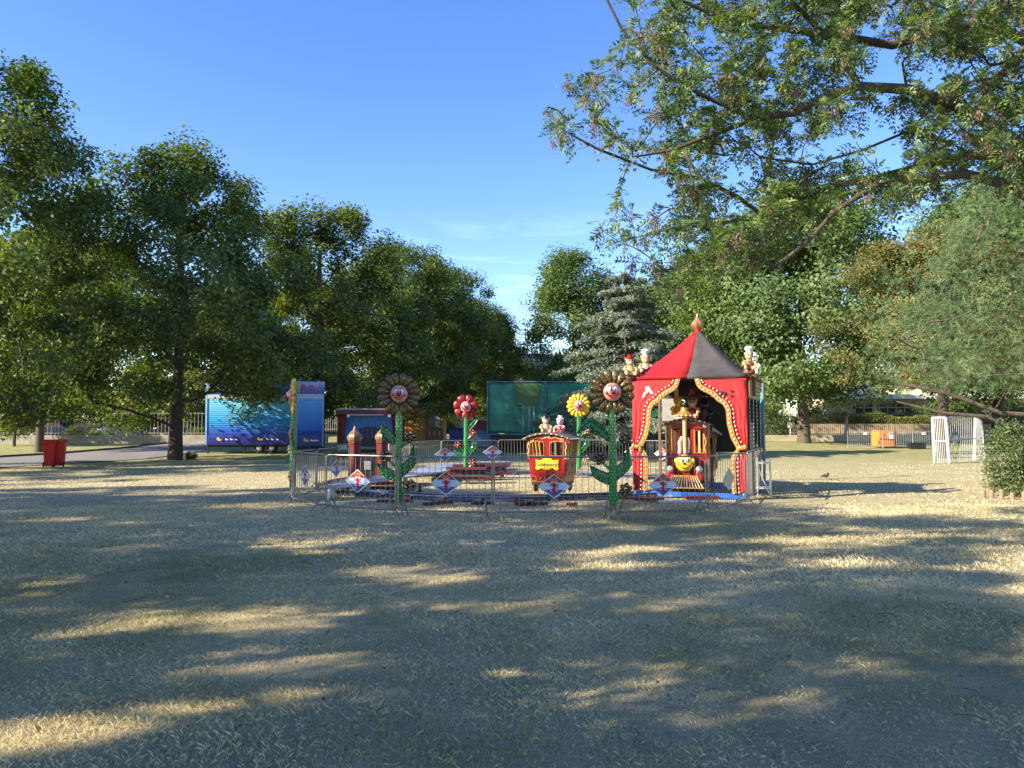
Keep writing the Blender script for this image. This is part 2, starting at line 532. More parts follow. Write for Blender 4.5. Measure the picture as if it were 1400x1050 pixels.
def build_grass():
    rng = np.random.default_rng(11)
    V, F3, T = [], None, []
    verts, tone = [], []
    for (N, y0, y1, w, h0, h1) in ((135000, 3.2, 9.0, .0010, .016, .042), (120000, 9.0, 17.0, .0038, .022, .05), (75000, 17.0, 36.0, .011, .02, .045)):
        y = np.sqrt(rng.random(N) * (y1 ** 2 - y0 ** 2) + y0 ** 2)
        x = (rng.random(N) * 2 - 1) * (y * .70 + .6)
        dens = vnoise(x, y, .9, 1) * .5 + vnoise(x, y, 3.1, 2) * .5
        keep = rng.random(N) < np.clip(dens * 2.2 - .15, .3, 1) * np.clip((36 - y) / 14, 0, 1)
        x, y, dens = x[keep], y[keep], dens[keep]
        # blades clump in tufts
        x = x + rng.normal(size=len(x)) * .01
        n = len(x)
        a = rng.random(n) * 2 * PI
        hh = (h0 + (h1 - h0) * rng.random(n) ** 1.7) * (.55 + dens * .9)
        lean = hh * (0.35 + 1.0 * rng.random(n))
        z0 = 0.010 * (np.sin(x * 1.7 + 1.3 * np.sin(y * .9)) + np.sin(y * 2.1 + np.sin(x * 1.1) * 1.6)) - .02
        base = np.stack([x, y, z0], 1)
        d = np.stack([np.cos(a), np.sin(a), np.zeros(n)], 1)
        b2 = a + rng.normal(size=n) * .5
        s = np.stack([-np.sin(b2), np.cos(b2), np.zeros(n)], 1) * w * (.7 + .6 * rng.random(n))[:, None]
        up = np.array([0, 0, 1.0])
        mid = base + d * (lean * .35)[:, None] + up * (hh * .62)[:, None]
        tip = base + d * lean[:, None] + up * (hh * (.75 + .3 * rng.random(n)))[:, None]
        q = np.empty((n, 4, 3)); q[:, 0] = base - s; q[:, 1] = base + s; q[:, 2] = tip; q[:, 3] = mid - s * .8
        verts.append(q)
        gr = vnoise(x, y, .32, 5) * .6 + vnoise(x, y, 1.6, 6) * .4
        tone.append(np.clip(.66 - (gr - .45) * 1.5 + rng.normal(size=n) * .18, 0, 1))
    V = np.concatenate(verts); T = np.concatenate(tone)
    o = link('grass', quads_mesh('grass', V, L_GRASS, T))
    tag(o, 'short dry straw coloured grass over the whole lawn', 'grass', kind='stuff')

    # the fine turf between them: single slivers, close to the ground
    v3, t3 = [], []
    for (N, y0, y1, w, h0, h1) in ((420000, 3.2, 8.5, .0011, .008, .030), (110000, 8.5, 15.0, .0024, .010, .032)):
        y = np.sqrt(rng.random(N) * (y1 ** 2 - y0 ** 2) + y0 ** 2)
        x = (rng.random(N) * 2 - 1) * (y * .70 + .4)
        a = rng.random(N) * 2 * PI; b2 = rng.random(N) * 2 * PI
        hh = h0 + (h1 - h0) * rng.random(N) ** 1.5
        z0 = 0.010 * (np.sin(x * 1.7 + 1.3 * np.sin(y * .9)) + np.sin(y * 2.1 + np.sin(x * 1.1) * 1.6)) - .018
        base = np.stack([x, y, z0], 1)
        s = np.stack([np.cos(b2), np.sin(b2), np.zeros(N)], 1) * w
        tip = base + np.stack([np.cos(a), np.sin(a), np.zeros(N)], 1) * (hh * (.3 + 1.3 * rng.random(N)))[:, None] + np.array([0, 0, 1.0]) * hh[:, None]
        q = np.empty((N, 3, 3)); q[:, 0] = base - s; q[:, 1] = base + s; q[:, 2] = tip
        v3.append(q)
        gr = vnoise(x, y, .5, 15) * .5 + vnoise(x, y, 2.6, 16) * .5
        t3.append(np.clip(.62 - (gr - .45) * 1.7 + rng.normal(size=N) * .2, 0, 1))
    V = np.concatenate(v3); n = len(V)
    o = link('grass', np_mesh('grass', V.reshape(-1, 3), np.arange(3 * n), np.arange(n) * 3, np.full(n, 3), L_GRASS, np.concatenate(t3)))
    tag(o, 'fine short turf close to the ground between the longer blades', 'grass', kind='stuff')


build_grass()

# ------------------------------------------------------------------ trees
def envelope_dome(t):
    return np.where(t > .33, np.sqrt(np.clip(1 - ((t - .33) / .67) ** 2, 0, 1)) ** .85, .72 + .28 * (t / .33))


def tree_parts(seed, height, crown_r, base, trunk_r, nclump, nleaf, leaf, leafmat, bark, env=envelope_dome, flat=.8, clump_r=1.15,
               up=.35, droop=0.0, tone_shift=0.0, asp=.68, trunk_lean=0.0, inner=.45):
    """meshes (trunk with limbs, crown) of one tree standing at the origin"""
    rng = np.random.default_rng(seed)
    ch = height - base
    # clumps on and under a lumpy envelope
    t = rng.random(nclump) ** .85
    ang = rng.random(nclump) * 2 * PI
    lob = 1 + .16 * np.sin(ang * 3 + seed) + .10 * np.sin(ang * 5 + 2.1 * seed + t * 6)
    rad = env(t) * crown_r * lob * np.where(rng.random(nclump) < inner, rng.random(nclump) ** .5 * .8, .80 + .2 * rng.random(nclump))
    C = np.stack([rad * np.cos(ang), rad * np.sin(ang), base + t * ch * .96], 1)
    C[:, 2] -= droop * rad * .25
    top = height * .86
    zs = np.linspace(0, top, 10)
    wob = np.cumsum(rng.normal(size=(10, 2)), 0) * .06 * crown_r / 5
    tp = [(wob[i, 0] + trunk_lean * zs[i], wob[i, 1], zs[i]) for i in range(10)]
    tp[0] = (tp[1][0], tp[1][1], -.12)
    tr = [trunk_r * (1.28 if i == 0 else (1 - .86 * (i / 9)) if i > 1 else 1.0) for i in range(10)]
    # the lowest length of trunk takes no limbs: start attaching above the crown base
    mains = [(tp, tr)]
    pos, r, paths, tips = grow(mains, C, rng, step=1.1, sag=-.04, up_bias=.9, r_tip=.016, power=.55, wander=.10)
    trunk = branch_mesh('trunk', pos, r, paths, bark, 1, 10, 5)
    per = nleaf // nclump
    N = per * nclump
    ci = np.repeat(np.arange(nclump), per)
    sz = clump_r * (.7 + .6 * rng.random(nclump))
    u = norm(rng.normal(size=(N, 3))) * (rng.random(N) ** .42)[:, None]
    u *= np.stack([sz[ci], sz[ci], sz[ci] * flat], 1)
    # secondary lumps inside a clump
    sub = rng.normal(size=(nclump, 7, 3)) * .45
    u += sub[ci, rng.integers(0, 7, N)] * (sz[ci] * .8)[:, None] * np.array([1, 1, flat])
    c = C[ci] + u
    axis = C[ci].copy(); axis[:, 2] = base + ch * .35
    out = norm(c - np.array([0, 0, base + ch * .35]))
    nrm = out * .85 + rng.normal(size=(N, 3)) * .55 + np.array([0, 0, up])
    L = leaf * (.65 + .7 * rng.random(N))
    V = leaf_quads(c, nrm, L, L * asp, rng)
    ct = rng.normal(size=nclump) * .12
    tone = np.clip(.42 + tone_shift + ct[ci] + rng.normal(size=N) * .13, 0, 1)
    rare = rng.random(N) < .012; tone[rare] = 1.0
    crown = quads_mesh('crown', V, leafmat, tone)
    return trunk, crown


def place_tree(name, meshes, x, y, rz, s, label, cat='tree', group=None, z=None, sz=None):
    o = empty(name, (x, y, H(y) if z is None else z), rz, label, cat, group)
    o.scale = (s, s, sz or s)
    link('trunk', meshes[0], o); link('crown', meshes[1], o)
    return o


limeA = tree_parts(1, 15.7, 6.1, 2.2, .30, 165, 66000, .185, L_LIME, M_BARK_DARK, droop=.25, clump_r=.88)
limeB = tree_parts(2, 15.2, 5.7, 2.3, .28, 150, 60000, .185, L_LIME, M_BARK_DARK, droop=.2, clump_r=.88, tone_shift=.05)
limeC = tree_parts(5, 17.5, 6.4, 2.3, .34, 180, 80000, .17, L_LIME, M_BARK_DARK, droop=.3, clump_r=.86)
G_ROW = 'lime trees in a row along the path'
place_tree('lime_tree', limeC, X(-75, 30), 30, .4, 1.0, 'tallest dark lime tree at the left edge, its trunk out of view', group=G_ROW)
place_tree('lime_tree', limeA, X(240, 38), 38, 1.1, 1.0, 'lime tree with a thick dark trunk standing between the red bins and the blue trailer', group=G_ROW)
place_tree('lime_tree', limeB, X(437, 48), 48, 2.0, 1.02, 'lime tree rising straight behind the small blue kiosk', group=G_ROW)
place_tree('lime_tree', limeA, X(548, 57), 57, 3.3, .96, 'lime tree rising behind the tall bronze clown flower by the red and blue stall', group=G_ROW)
place_tree('lime_tree', limeB, X(598, 66), 66, 4.1, .98, 'lime tree with its trunk beside the wooden cabin', group=G_ROW)
place_tree('lime_tree', limeA, X(650, 74), 74, 5.2, .84, 'farthest lime tree of the row, just left of the green wrapped container', group=G_ROW)
slim = tree_parts(8, 13.5, 4.4, 2.9, .22, 100, 36000, .2, L_LIME, M_BARK, droop=.2, clump_r=1.0, tone_shift=.1)
place_tree('lime_tree', slim, X(54, 46), 46, .3, 1.0, 'slender lime tree with a pale trunk just behind the red bins')
G_FAR = 'dark trees beyond the lime row'
far_spots = [(-44, 60, 1.05, 'dark tree at the far left edge beyond the low wall'), (-35, 66, 1.1, 'dark tree beyond the parked cars, behind the pale trunk'),
             (-27.5, 74, 1.12, 'dark tree behind the fence, left of the thick dark trunk'), (-21.5, 82, 1.1, 'dark tree far behind the blue trailer'),
             (-15.5, 90, 1.1, 'dark tree far behind the small blue kiosk'), (-9.5, 96, 1.1, 'dark tree far behind the red and blue stall'),
             (-4.0, 104, 1.0, 'dark tree far behind the wooden cabin')]
for i, (x, y, s, lab) in enumerate(far_spots):
    place_tree('broadleaf_tree', (limeA, limeB, slim)[i % 3], x, y, i * 1.3, s, lab, group=G_FAR)
young = tree_parts(9, 5.4, 2.4, 1.4, .09, 40, 9000, .2, L_HEDGE, M_BARK, tone_shift=-.1, clump_r=.7)
place_tree('young_tree', young, X(196, 58), 58, 0, 1.0, 'low bright green tree in sunlight, seen left of the thick dark trunk')
place_tree('young_tree', young, X(262, 62), 62, 2, .95, 'low bright green tree just right of the thick dark trunk, beside the blue trailer')
place_tree('young_tree', young, X(20, 52), 52, 4, .85, 'low bright green tree at the left edge over the low wall')

# trees standing to the left of and behind the place the photograph was taken from: they throw the dappled shade
G_SHADE = 'park trees beside the lawn, out of view'
shade = tree_parts(14, 14.0, 5.8, 3.4, .3, 95, 17000, .20, L_LIME, M_BARK_DARK, clump_r=.52)
for i, (x, y, s) in enumerate([(-24.0, -9.5, 1.0), (-30.5, -2.5, 1.1), (-34.0, 6.5, 1.1), (-26.5, 9.5, 1.0), (-40, 16, 1.1), (-28.5, 4.0, 1.0), (-10.2, -2.8, .86), (-17.2, 7.2, .86), (-14.5, -8.0, .95), (-18.5, -1.8, .9), (-11.8, 9.0, .68), (-8.5, 3.2, .55), (-12.3, 5.4, .8)]):
    place_tree('park_tree', shade, x, y, i * 2.1, s, 'broad park tree standing out of view to the left of the lawn', group=G_SHADE)

plane = tree_parts(21, 19.0, 8.0, 4.3, .42, 230, 88000, .24, L_PLANE, M_BARK, clump_r=1.35, tone_shift=.05, droop=.35, asp=.8)
place_tree('plane_tree', plane, X(1098, 56), 56, .5, .98, 'big sunlit green plane tree with its trunk right of the red tent')
place_tree('plane_tree', plane, X(955, 74), 74, 2.5, .9, 'green broadleaf tree rising directly behind the red tent')
place_tree('plane_tree', plane, X(1362, 64), 64, 4.0, 1.1, 'tall green broadleaf tree behind the brownish yew and the goal')
topright = tree_parts(23, 16.8, 4.7, 2.6, .3, 130, 50000, .22, L_PLANE, M_BARK, clump_r=1.15)
place_tree('maple_tree', topright, X(785, 70), 70, 1.0, 1.0, 'bright green domed tree rising behind the green wrapped container')
place_tree('maple_tree', topright, X(870, 88), 88, 3.0, 1.0, 'green tree half hidden behind the blue grey cedar')
place_tree('maple_tree', topright, X(1345, 99), 99, 2.0, 1.2, 'green tree behind the pine at the right edge')
place_tree('maple_tree', topright, X(1040, 92), 92, 5.0, 1.0, 'green tree far behind the big plane tree')


def layered_env(t):
    return np.clip(1.02 - t, .06, 1) ** .8


def cedar_tree():
    rng = np.random.default_rng(31)
    hgt, R = 10.4, 4.9
    nb = 125
    t = np.round(np.sort(rng.random(nb)) * .93 * 13) / 13 + rng.normal(size=nb) * .02
    t = np.clip(t, 0, .95)
    ang = rng.random(nb) * 2 * PI
    ln = R * (1.03 - t) ** .75 * (.5 + .65 * rng.random(nb))
    zb = 1.3 + t * (hgt - 1.6)
    tp = [(0, 0, z) for z in np.linspace(-.1, hgt, 12)]
    tr = [.17 * (1 - .92 * i / 11) for i in range(12)]
    mb = MB(); mb.tube(tp, tr, 9, cap=False)
    C, D = [], []
    for i in range(nb):
        d = np.array([math.cos(ang[i]), math.sin(ang[i]), 0.0])
        side = np.array([-d[1], d[0], 0])
        pts = []
        for s in np.linspace(0, 1, 7):
            pts.append(np.array([0, 0, zb[i]]) + d * ln[i] * s + np.array([0, 0, 1]) * (.25 * s - .5 * s * s) * ln[i] * .5 + side * math.sin(s * 3) * .15)
        mb.tube([tuple(p) for p in pts], [.06 * (1 - .85 * s) * (1.1 - t[i]) + .008 for s in np.linspace(0, 1, 7)], 4, cap=False)
        n = int(620 * ln[i] / R) + 90
        s = .25 + .8 * rng.random(n) ** .8
        k = np.minimum((s * 6).astype(int), 5)
        pa = np.array(pts)
        f = s * 6 - k
        q = pa[k] + (pa[np.minimum(k + 1, 6)] - pa[k]) * f[:, None]
        wdt = ln[i] * .30 * (1.15 - s) + .1
        off = (rng.random(n) * 2 - 1) * wdt
        q = q + side * off[:, None] + d * (-abs(off) * .0 + rng.normal(size=n) * .08)[:, None]
        q[:, 2] += rng.normal(size=n) * .07 - abs(off) * .3
        C.append(q); D.append(d * .8 + side * np.sign(off)[:, None] * .7 + np.array([0, 0, -.15]) + rng.normal(size=(n, 3)) * .35)
    C = np.concatenate(C); D = np.concatenate(D); n = len(C)
    nrm = rng.normal(size=(n, 3)) * .8 + np.array([-.3, -.4, .6])
    V = leaf_quads(C, nrm, .24 * (.6 + .7 * rng.random(n)), .06, rng, D)
    return mb.mesh('trunk', M_BARK_DARK, True, 80), quads_mesh('crown', V, L_CEDAR, np.clip(.5 + rng.normal(size=n) * .22, 0, 1))


place_tree('cedar_tree', cedar_tree(), X(856, 40), 40, 0, 1.0, 'blue grey cedar with layered drooping branches behind the right clown flower')

yew = tree_parts(41, 12.4, 5.0, 3.7, .22, 170, 60000, .16, L_YEW, M_BARK_DARK, clump_r=.75, flat=.6, droop=.5, asp=.45, tone_shift=.1)
place_tree('yew_tree', yew, X(1285, 40), 40, 1.2, 1.0, 'loose olive brown conifer rising behind the white sports goal')


def pine_tree():
    rng = np.random.default_rng(51)
    hgt, R = 8.6, 4.9
    nc = 300
    t = rng.random(nc); ang = rng.random(nc) * 2 * PI
    rad = R * np.minimum(1.08 - t, .62 + 1.2 * t) ** .6 * (.55 + .5 * rng.random(nc))
    C = np.stack([rad * np.cos(ang), rad * np.sin(ang), 2.7 + t * (hgt - 2.8)], 1)
    tp = [(0.1 * math.sin(z), 0.06 * z, z) for z in np.linspace(-.1, hgt * .93, 10)]
    tr = [.2 * (1 - .85 * i / 9) for i in range(10)]
    # long low boughs that reach to the left over the lawn
    low1 = ([(0, 0, 1.7), (-1.0, -.1, 1.62), (-2.0, -.2, 1.95), (-3.0, -.1, 2.05), (-4.0, .2, 2.35)], [.09, .07, .055, .04, .02])
    low2 = ([(0, .1, 1.95), (-1.2, .3, 2.05), (-2.4, .5, 2.55), (-3.6, .8, 2.85)], [.07, .06, .045, .02])
    pos, r, paths, tips = grow([(tp, tr), low1, low2], C, rng, step=.5, sag=-.08, up_bias=.2, r_tip=.008, power=.5, wander=.05)
    trunk = branch_mesh('trunk', pos, r, paths, M_BARK, 3, 8, 4)
    nt = 6400
    ci = rng.integers(0, nc, nt)
    B = C[ci] + rng.normal(size=(nt, 3)) * np.array([.33, .33, .22])
    ax = norm(B - np.array([0, 0, 4.0])) * .7 + rng.normal(size=(nt, 3)) * .5
    per = 15
    base = np.repeat(B, per, 0); a = np.repeat(norm(ax), per, 0)
    N = len(base)
    d = norm(a + rng.normal(size=(N, 3)) * .5 + np.array([0, 0, -.35]))
    L = .20 * (.8 + .4 * rng.random(N))
    V = leaf_quads(base + d * L[:, None] * .5, rng.normal(size=(N, 3)), L, .011, rng, d, 0)
    tt = np.repeat(np.clip(.5 + rng.normal(size=nt) * .22, 0, 1), per)
    return trunk, quads_mesh('crown', V, L_PINE, tt)


place_tree('pine_tree', pine_tree(), X(1440, 20), 20, 0, 1.0, 'long needled pine at the right edge with low bare boughs over the lawn')


def holly_bush():
    rng = np.random.default_rng(61)
    nc = 60
    ang = rng.random(nc) * 2 * PI; t = rng.random(nc)
    rad = .62 * np.sqrt(np.clip(1 - ((t - .35) / .7) ** 2, .05, 1)) * (.55 + .45 * rng.random(nc))
    C = np.stack([rad * np.cos(ang), rad * np.sin(ang), .2 + 1.5 * t], 1)
    pos, r, paths, tips = grow([([(0, 0, -.05), (0, 0, .3), (.03, 0, .8), (0, 0, 1.5)], [.06, .045, .03, .01])], C, rng, step=.25, r_tip=.006)
    N = 9000
    ci = rng.integers(0, nc, N)
    c = C[ci] + rng.normal(size=(N, 3)) * .12
    L = .07 * (.7 + .6 * rng.random(N))
    V = leaf_quads(c, rng.normal(size=(N, 3)) + np.array([0, 0, .6]), L, L * .5, rng)
    return branch_mesh('stem', pos, r, paths, M_BARK, 1), quads_mesh('foliage', V, L_HOLLY, np.clip(.5 + rng.normal(size=N) * .25, 0, 1))


hb = holly_bush()
for (px, yy, s, rz, lab) in ((1378, 19.0, .98, 0, 'bushy green holly growing at the foot of the pine'), (1402, 18.4, .8, 2, 'smaller holly bush at the right edge in front of the pine')):
    o = empty('holly_bush', (X(px, yy), yy, 0), rz, lab, 'bush'); o.scale = (s, s, s)
    link('stem', hb[0], o); link('foliage', hb[1], o)
# wooden log edging round the pine's bed
lo = empty('log_edging', (X(1385, 17.9), 17.9, 0), 0, 'low edging of upright brown logs round the holly and pine', 'edging')
lg = MB(); lg.tube([(0, 0, -.1), (0, 0, .2)], .05, 9)
lgm = lg.mesh('log', mat('weathered_wood', (0.42, 0.27, 0.17), .9, var=.25, scale=12, bump=.6))
for i in range(13):
    a = PI * (1.05 + i * .075)
    link('log', lgm, lo, loc=(.55 + .95 * math.cos(a), .75 + .95 * math.sin(a), -.04 + .03 * (i % 3)), rot=(0, 0, i))


# ---- the ash that hangs into the picture from the right
def ash_tree():
    rng = np.random.default_rng(77)
    root = empty('ash_tree', (12.6, 12.0, 0), 0, 'ash tree reaching in from the top right with feathery leaves and tan seed bunches', 'tree')
    O = Vector((12.6, 12.0, 0))

    def limb(pts, r0, r1):
        out = [P(px, py, d) - O for (px, py, d) in pts]
        r0, r1 = r0 * .72, r1
        k = len(out)
        return ([tuple(p) for p in out], [r0 + (r1 - r0) * (i / (k - 1)) ** .8 for i in range(k)])
    crotch = (0.0, 0.0, 5.0)
    trunk = ([(0.15, 0.1, -.15), (0.1, .05, 1.2), (.05, 0, 3.0), crotch, (.1, 0.3, 7), (.3, .5, 9.5), (.2, .6, 12)], [.42, .33, .29, .26, .2, .14, .05])
    L1 = limb([(1480, 300, 12), (1430, 235, 11.8), (1395, 200, 11.6), (1350, 168, 11.4), (1300, 140, 11.2), (1240, 122, 11), (1175, 118, 10.9), (1120, 135, 10.8), (1085, 155, 10.7),
               (1030, 163, 10.6), (980, 182, 10.5), (920, 205, 10.4), (865, 215, 10.3)], .19, .014)
    L2 = limb([(1470, 340, 12), (1440, 262, 12.3), (1385, 214, 12.5), (1330, 212, 12.6), (1270, 225, 12.7), (1200, 243, 12.7), (1150, 252, 12.6), (1100, 272, 12.5), (1060, 308, 12.4), (1010, 342, 12.3),
               (950, 362, 12.2), (895, 372, 12.1)], .16, .012)
    L3 = limb([(1480, 345, 11.6), (1420, 275, 11.3), (1370, 250, 11), (1320, 238, 10.8), (1270, 242, 10.6), (1200, 252, 10.4), (1140, 290, 10.2), (1105, 330, 10.1), (1060, 365, 10)], .16, .01)
    L4 = limb([(1330, 162, 11.3), (1355, 120, 11.2), (1385, 82, 11.1), (1430, 40, 11), (1460, -20, 11)], .075, .05)
    L5 = limb([(1440, 90, 12.5), (1400, 55, 12.3), (1350, 30, 12.2), (1290, 42, 12), (1220, 62, 11.9), (1150, 50, 11.8), (1080, 40, 11.7), (1000, 30, 11.5), (930, 0, 11.4), (870, -30, 11.3)], .10, .012)
    L6 = limb([(1175, 118, 10.9), (1140, 60, 10.7), (1090, 10, 10.5), (1030, -50, 10.3)], .05, .02)
    L7 = limb([(1030, 163, 10.6), (960, 130, 10.4), (900, 95, 10.2), (850, 40, 10.1), (830, 0, 10.0)], .035, .009)
    L8 = limb([(1060, 308, 12.4), (1010, 270, 12.1), (960, 245, 11.9), (890, 232, 11.7), (820, 205, 11.5), (770, 178, 11.4)], .035, .007)
    L9 = limb([(1300, 195, 12), (1240, 180, 12), (1180, 205, 11.8), (1110, 225, 11.6), (1040, 215, 11.4)], .03, .01)
    mains = [trunk, L1, L2, L3, L4, L5, L6, L7, L8, L9]
    # attractors: volume that fills the outline seen, plus an unseen part to the right
    poly = [(822, -80), (836, 60), (775, 112), (748, 140), (752, 185), (800, 215), (815, 262), (808, 330), (850, 385), (930, 400), (1000, 372), (1060, 352), (1110, 330), (1190, 292), (1290, 262), (1420, 262), (1560, 300), (1560, -80)]

    def inside(x, y):
        c = False
        j = len(poly) - 1
        for i in range(len(poly)):
            xi, yi = poly[i]; xj, yj = poly[j]
            if (yi > y) != (yj > y) and x < (xj - xi) * (y - yi) / (yj - yi) + xi: c = not c
            j = i
        return c
    targets = []
    while len(targets) < 980:
        px, py = rng.uniform(740, 1560), rng.uniform(-80, 400)
        if not inside(px, py): continue
        holes = ((1215, 92, 42, 22), (1200, 180, 45, 40), (1010, 240, 40, 22), (1270, 100, 30, 16), (900, 260, 40, 26), (980, 60, 26, 18), (1130, 205, 30, 16), (850, 150, 22, 18), (1080, 250, 28, 14))
        if any(((px - a) / c) ** 2 + ((py - b) / d) ** 2 < 1 for (a, b, c, d) in holes) and rng.random() < .85: continue
        edge = px < 900
        if edge and rng.random() < .45: continue
        d = rng.uniform(9.6, 13.6)
        targets.append(tuple(P(px, py, d) - O))
    # upper crown above the frame, for the light
    for _ in range(160):
        a = rng.random() * 2 * PI; rr = 4.5 * math.sqrt(rng.random())
        targets.append((rr * math.cos(a), rr * math.sin(a), rng.uniform(8.5, 13)))
    pos, r, paths, tips = grow(mains, targets, rng, step=.28, sag=.05, up_bias=.1, r_tip=.0052, power=.50, wander=.11)
    link('trunk', branch_mesh('trunk', pos, r, paths, M_BARK_ASH, len(mains), 10, 5), root)
    def P_edge(p):      # shoots near the open end of the boughs carry fewer leaves
        return (p[0] + O.x) / (p[1] + O.y) > .17 + .05 * rng.random()
    # compound leaves along the last stretch of every shoot
    Bp, Bd = [], []
    for ids in paths[len(mains):]:
        pts = pos[ids]
        d = pts[-1] - pts[-2]
        k = len(ids)
        m = rng.integers(12, 20) if P_edge(pts[-1]) else rng.integers(6, 12)
        for _ in range(m):
            s = 1 - rng.random() ** 1.6 * .75
            f = s * (k - 1); i = min(int(f), k - 2)
            p = pts[i] + (pts[i + 1] - pts[i]) * (f - i)
            dd = d / (np.linalg.norm(d) + 1e-9) * .7 + rng.normal(size=3) * .75 + np.array([0, 0, .05])
            Bp.append(p); Bd.append(dd)
    Bp = np.array(Bp); Bd = norm(np.array(Bd)); n = len(Bp)
    size = .24 * (.6 + .6 * rng.random(n))
    up = np.array([0, 0, 1.0]) + rng.normal(size=(n, 3)) * .45
    sd = norm(np.cross(Bd, up)); nn = norm(np.cross(sd, Bd))
    Vs, Ts = [], []
    lt = np.clip(.5 + rng.normal(size=n) * .24, 0, 1)
    for i in range(4):
        s = .28 + .2 * i
        for sg in (-1, 1):
            b = Bp + Bd * (size * s)[:, None] + np.array([0, 0, -1]) * (size * s * s * .35)[:, None]
            dr = norm(Bd * .65 + sd * sg * .8 + np.array([0, 0, -.28]))
            Lf = size * .34
            Vs.append(leaf_quads(b + dr * Lf[:, None] * .5, nn + rng.normal(size=(n, 3)) * .2, Lf, Lf * .34, rng, dr)); Ts.append(lt)
    b = Bp + Bd * (size * 1.0)[:, None] + np.array([0, 0, -1]) * (size * .35)[:, None]
    dr = norm(Bd + np.array([0, 0, -.5]))
    Vs.append(leaf_quads(b, nn, size * .36, size * .12, rng, dr)); Ts.append(lt)
    V = np.concatenate(Vs); T = np.concatenate(Ts)
    T = np.clip(T + rng.normal(size=len(T)) * .08, 0, 1)
    link('crown', quads_mesh('crown', V, L_ASH, T), root)
    # hanging bunches of keys
    sel = [t for t in tips if rng.random() < .45]
    K, D = [], []
    for t in sel:
        for _ in range(rng.integers(1, 4)):
            c = pos[t] + rng.normal(size=3) * .05
            q = rng.integers(22, 44)
            K.append(c + rng.normal(size=(q, 3)) * np.array([.035, .035, .05]) + np.array([0, 0, -.1]))
            D.append(np.tile([0, 0, -1.0], (q, 1)) + rng.normal(size=(q, 3)) * .22)
    K = np.concatenate(K); D = np.concatenate(D); n = len(K)
    V = leaf_quads(K, rng.normal(size=(n, 3)), .058, .014, rng, D)
    link('seed_bunches', quads_mesh('seed_bunches', V, L_KEYS, np.clip(.5 + rng.normal(size=n) * .25, 0, 1)), root)


ash_tree()


# dry leaves and a few twigs lying in the grass
def litter():
    rng = np.random.default_rng(91)
    n = 2600
    y = np.sqrt(rng.random(n) * (22 ** 2 - 3.2 ** 2) + 3.2 ** 2); x = (rng.random(n) * 2 - 1) * (y * .7 + .5)
    c = np.stack([x, y, .015 + .02 * rng.random(n)], 1)
    V = leaf_quads(c, rng.normal(size=(n, 3)) * .35 + np.array([0, 0, 1]), .045 * (.5 + rng.random(n)), .026, rng)
    o = link('fallen_leaves', quads_mesh('fallen_leaves', V, leaf_mat('dry_leaves', (.12, .07, .03), (.30, .19, .08), (.5, .40, .16), .2), rng.random(n)))
    tag(o, 'small dry brown leaves scattered over the lawn', 'leaves', kind='stuff')
    mb = MB(); q = random.Random(8)
    for _ in range(90):
        yy = q.uniform(3.6, 14); xx = q.uniform(-.65, .65) * yy; a = q.uniform(0, PI); L = q.uniform(.04, .16)
        mb.tube([(xx, yy, .02), (xx + L * math.cos(a), yy + L * math.sin(a), .03), (xx + 1.7 * L * math.cos(a + .3), yy + 1.7 * L * math.sin(a + .3), .02)], .003, 4)
    tag(mb.build('fallen_twigs', M_BARK, None), 'thin dark twigs lying in the dry grass', 'twigs', kind='stuff')


litter()

# ------------------------------------------------------------------ plain materials of made things
M_STEEL = mat('galvanised_steel', (0.36, 0.335, 0.29), .45, .6, .2, 14)
M_STEEL_BARE = mat('bright_aluminium', (0.70, 0.70, 0.70), .35, .7, .12, 14)
M_BLACK = mat('black_paint', (0.018, 0.018, 0.02), .5, 0, .2, 10)
M_RUBBER = mat('black_rubber', (0.02, 0.02, 0.02), .8, 0, .2, 10)
M_RED = mat('glossy_red', (0.34, 0.004, 0.006), .3, 0, .12, 5)
M_REDCLOTH = mat('red_canvas', (0.50, 0.008, 0.010), .66, 0, .17, 2.2, bump=.45)
M_DARKRED = mat('dark_red', (0.15, 0.008, 0.010), .4, 0, .2, 6)
M_BLACKCLOTH = mat('faded_black_canvas', (0.07, 0.066, 0.064), .8, 0, .22, 2.2, bump=.45)
M_GOLD = mat('gold_paint', (0.46, 0.25, 0.06), .38, .25, .16, 9)
M_GOLDPALE = mat('pale_gold', (0.75, 0.56, 0.26), .4, .15, .16, 9)
M_BULB = mat('bulb_white', (0.9, 0.86, 0.76), .2, 0, .05, 9)
M_WHITE = mat('white_paint', (0.78, 0.77, 0.74), .5, 0, .1, 5)
M_YELLOW = mat('bright_yellow', (0.82, 0.58, 0.03), .32, 0, .1, 6)
M_GREEN = mat('flower_green', (0.015, 0.24, 0.045), .28, 0, .16, 6)
M_GREENDARK = mat('leaf_green', (0.010, 0.17, 0.045), .28, 0, .2, 6)
M_BRONZE = mat('bronze_petal', (0.20, 0.125, 0.045), .28, .3, .2, 9)
M_BROWNEDGE = mat('petal_outline_brown', (0.03, 0.018, 0.01), .4, 0, .2, 9)  # dark brown of the petal outlines, grooves and backing
M_SKIN = mat('clown_skin', (0.72, 0.38, 0.30), .35, 0, .1, 9)
M_ROSE = mat('rosy_cheek', (0.68, 0.06, 0.05), .35, 0, .1, 9)
M_BLUE = mat('mid_blue', (0.02, 0.14, 0.52), .4, 0, .15, 6)
M_LIGHTBLUE = mat('pale_blue_print', (0.42, 0.58, 0.85), .45, 0, .1, 6)
M_NAVY = mat('navy', (0.012, 0.018, 0.10), .4, 0, .2, 6)
M_TAN = mat('plush_tan', (0.58, 0.36, 0.17), .6, 0, .18, 9)
M_BROWN = mat('plush_brown', (0.20, 0.09, 0.04), .6, 0, .2, 9)
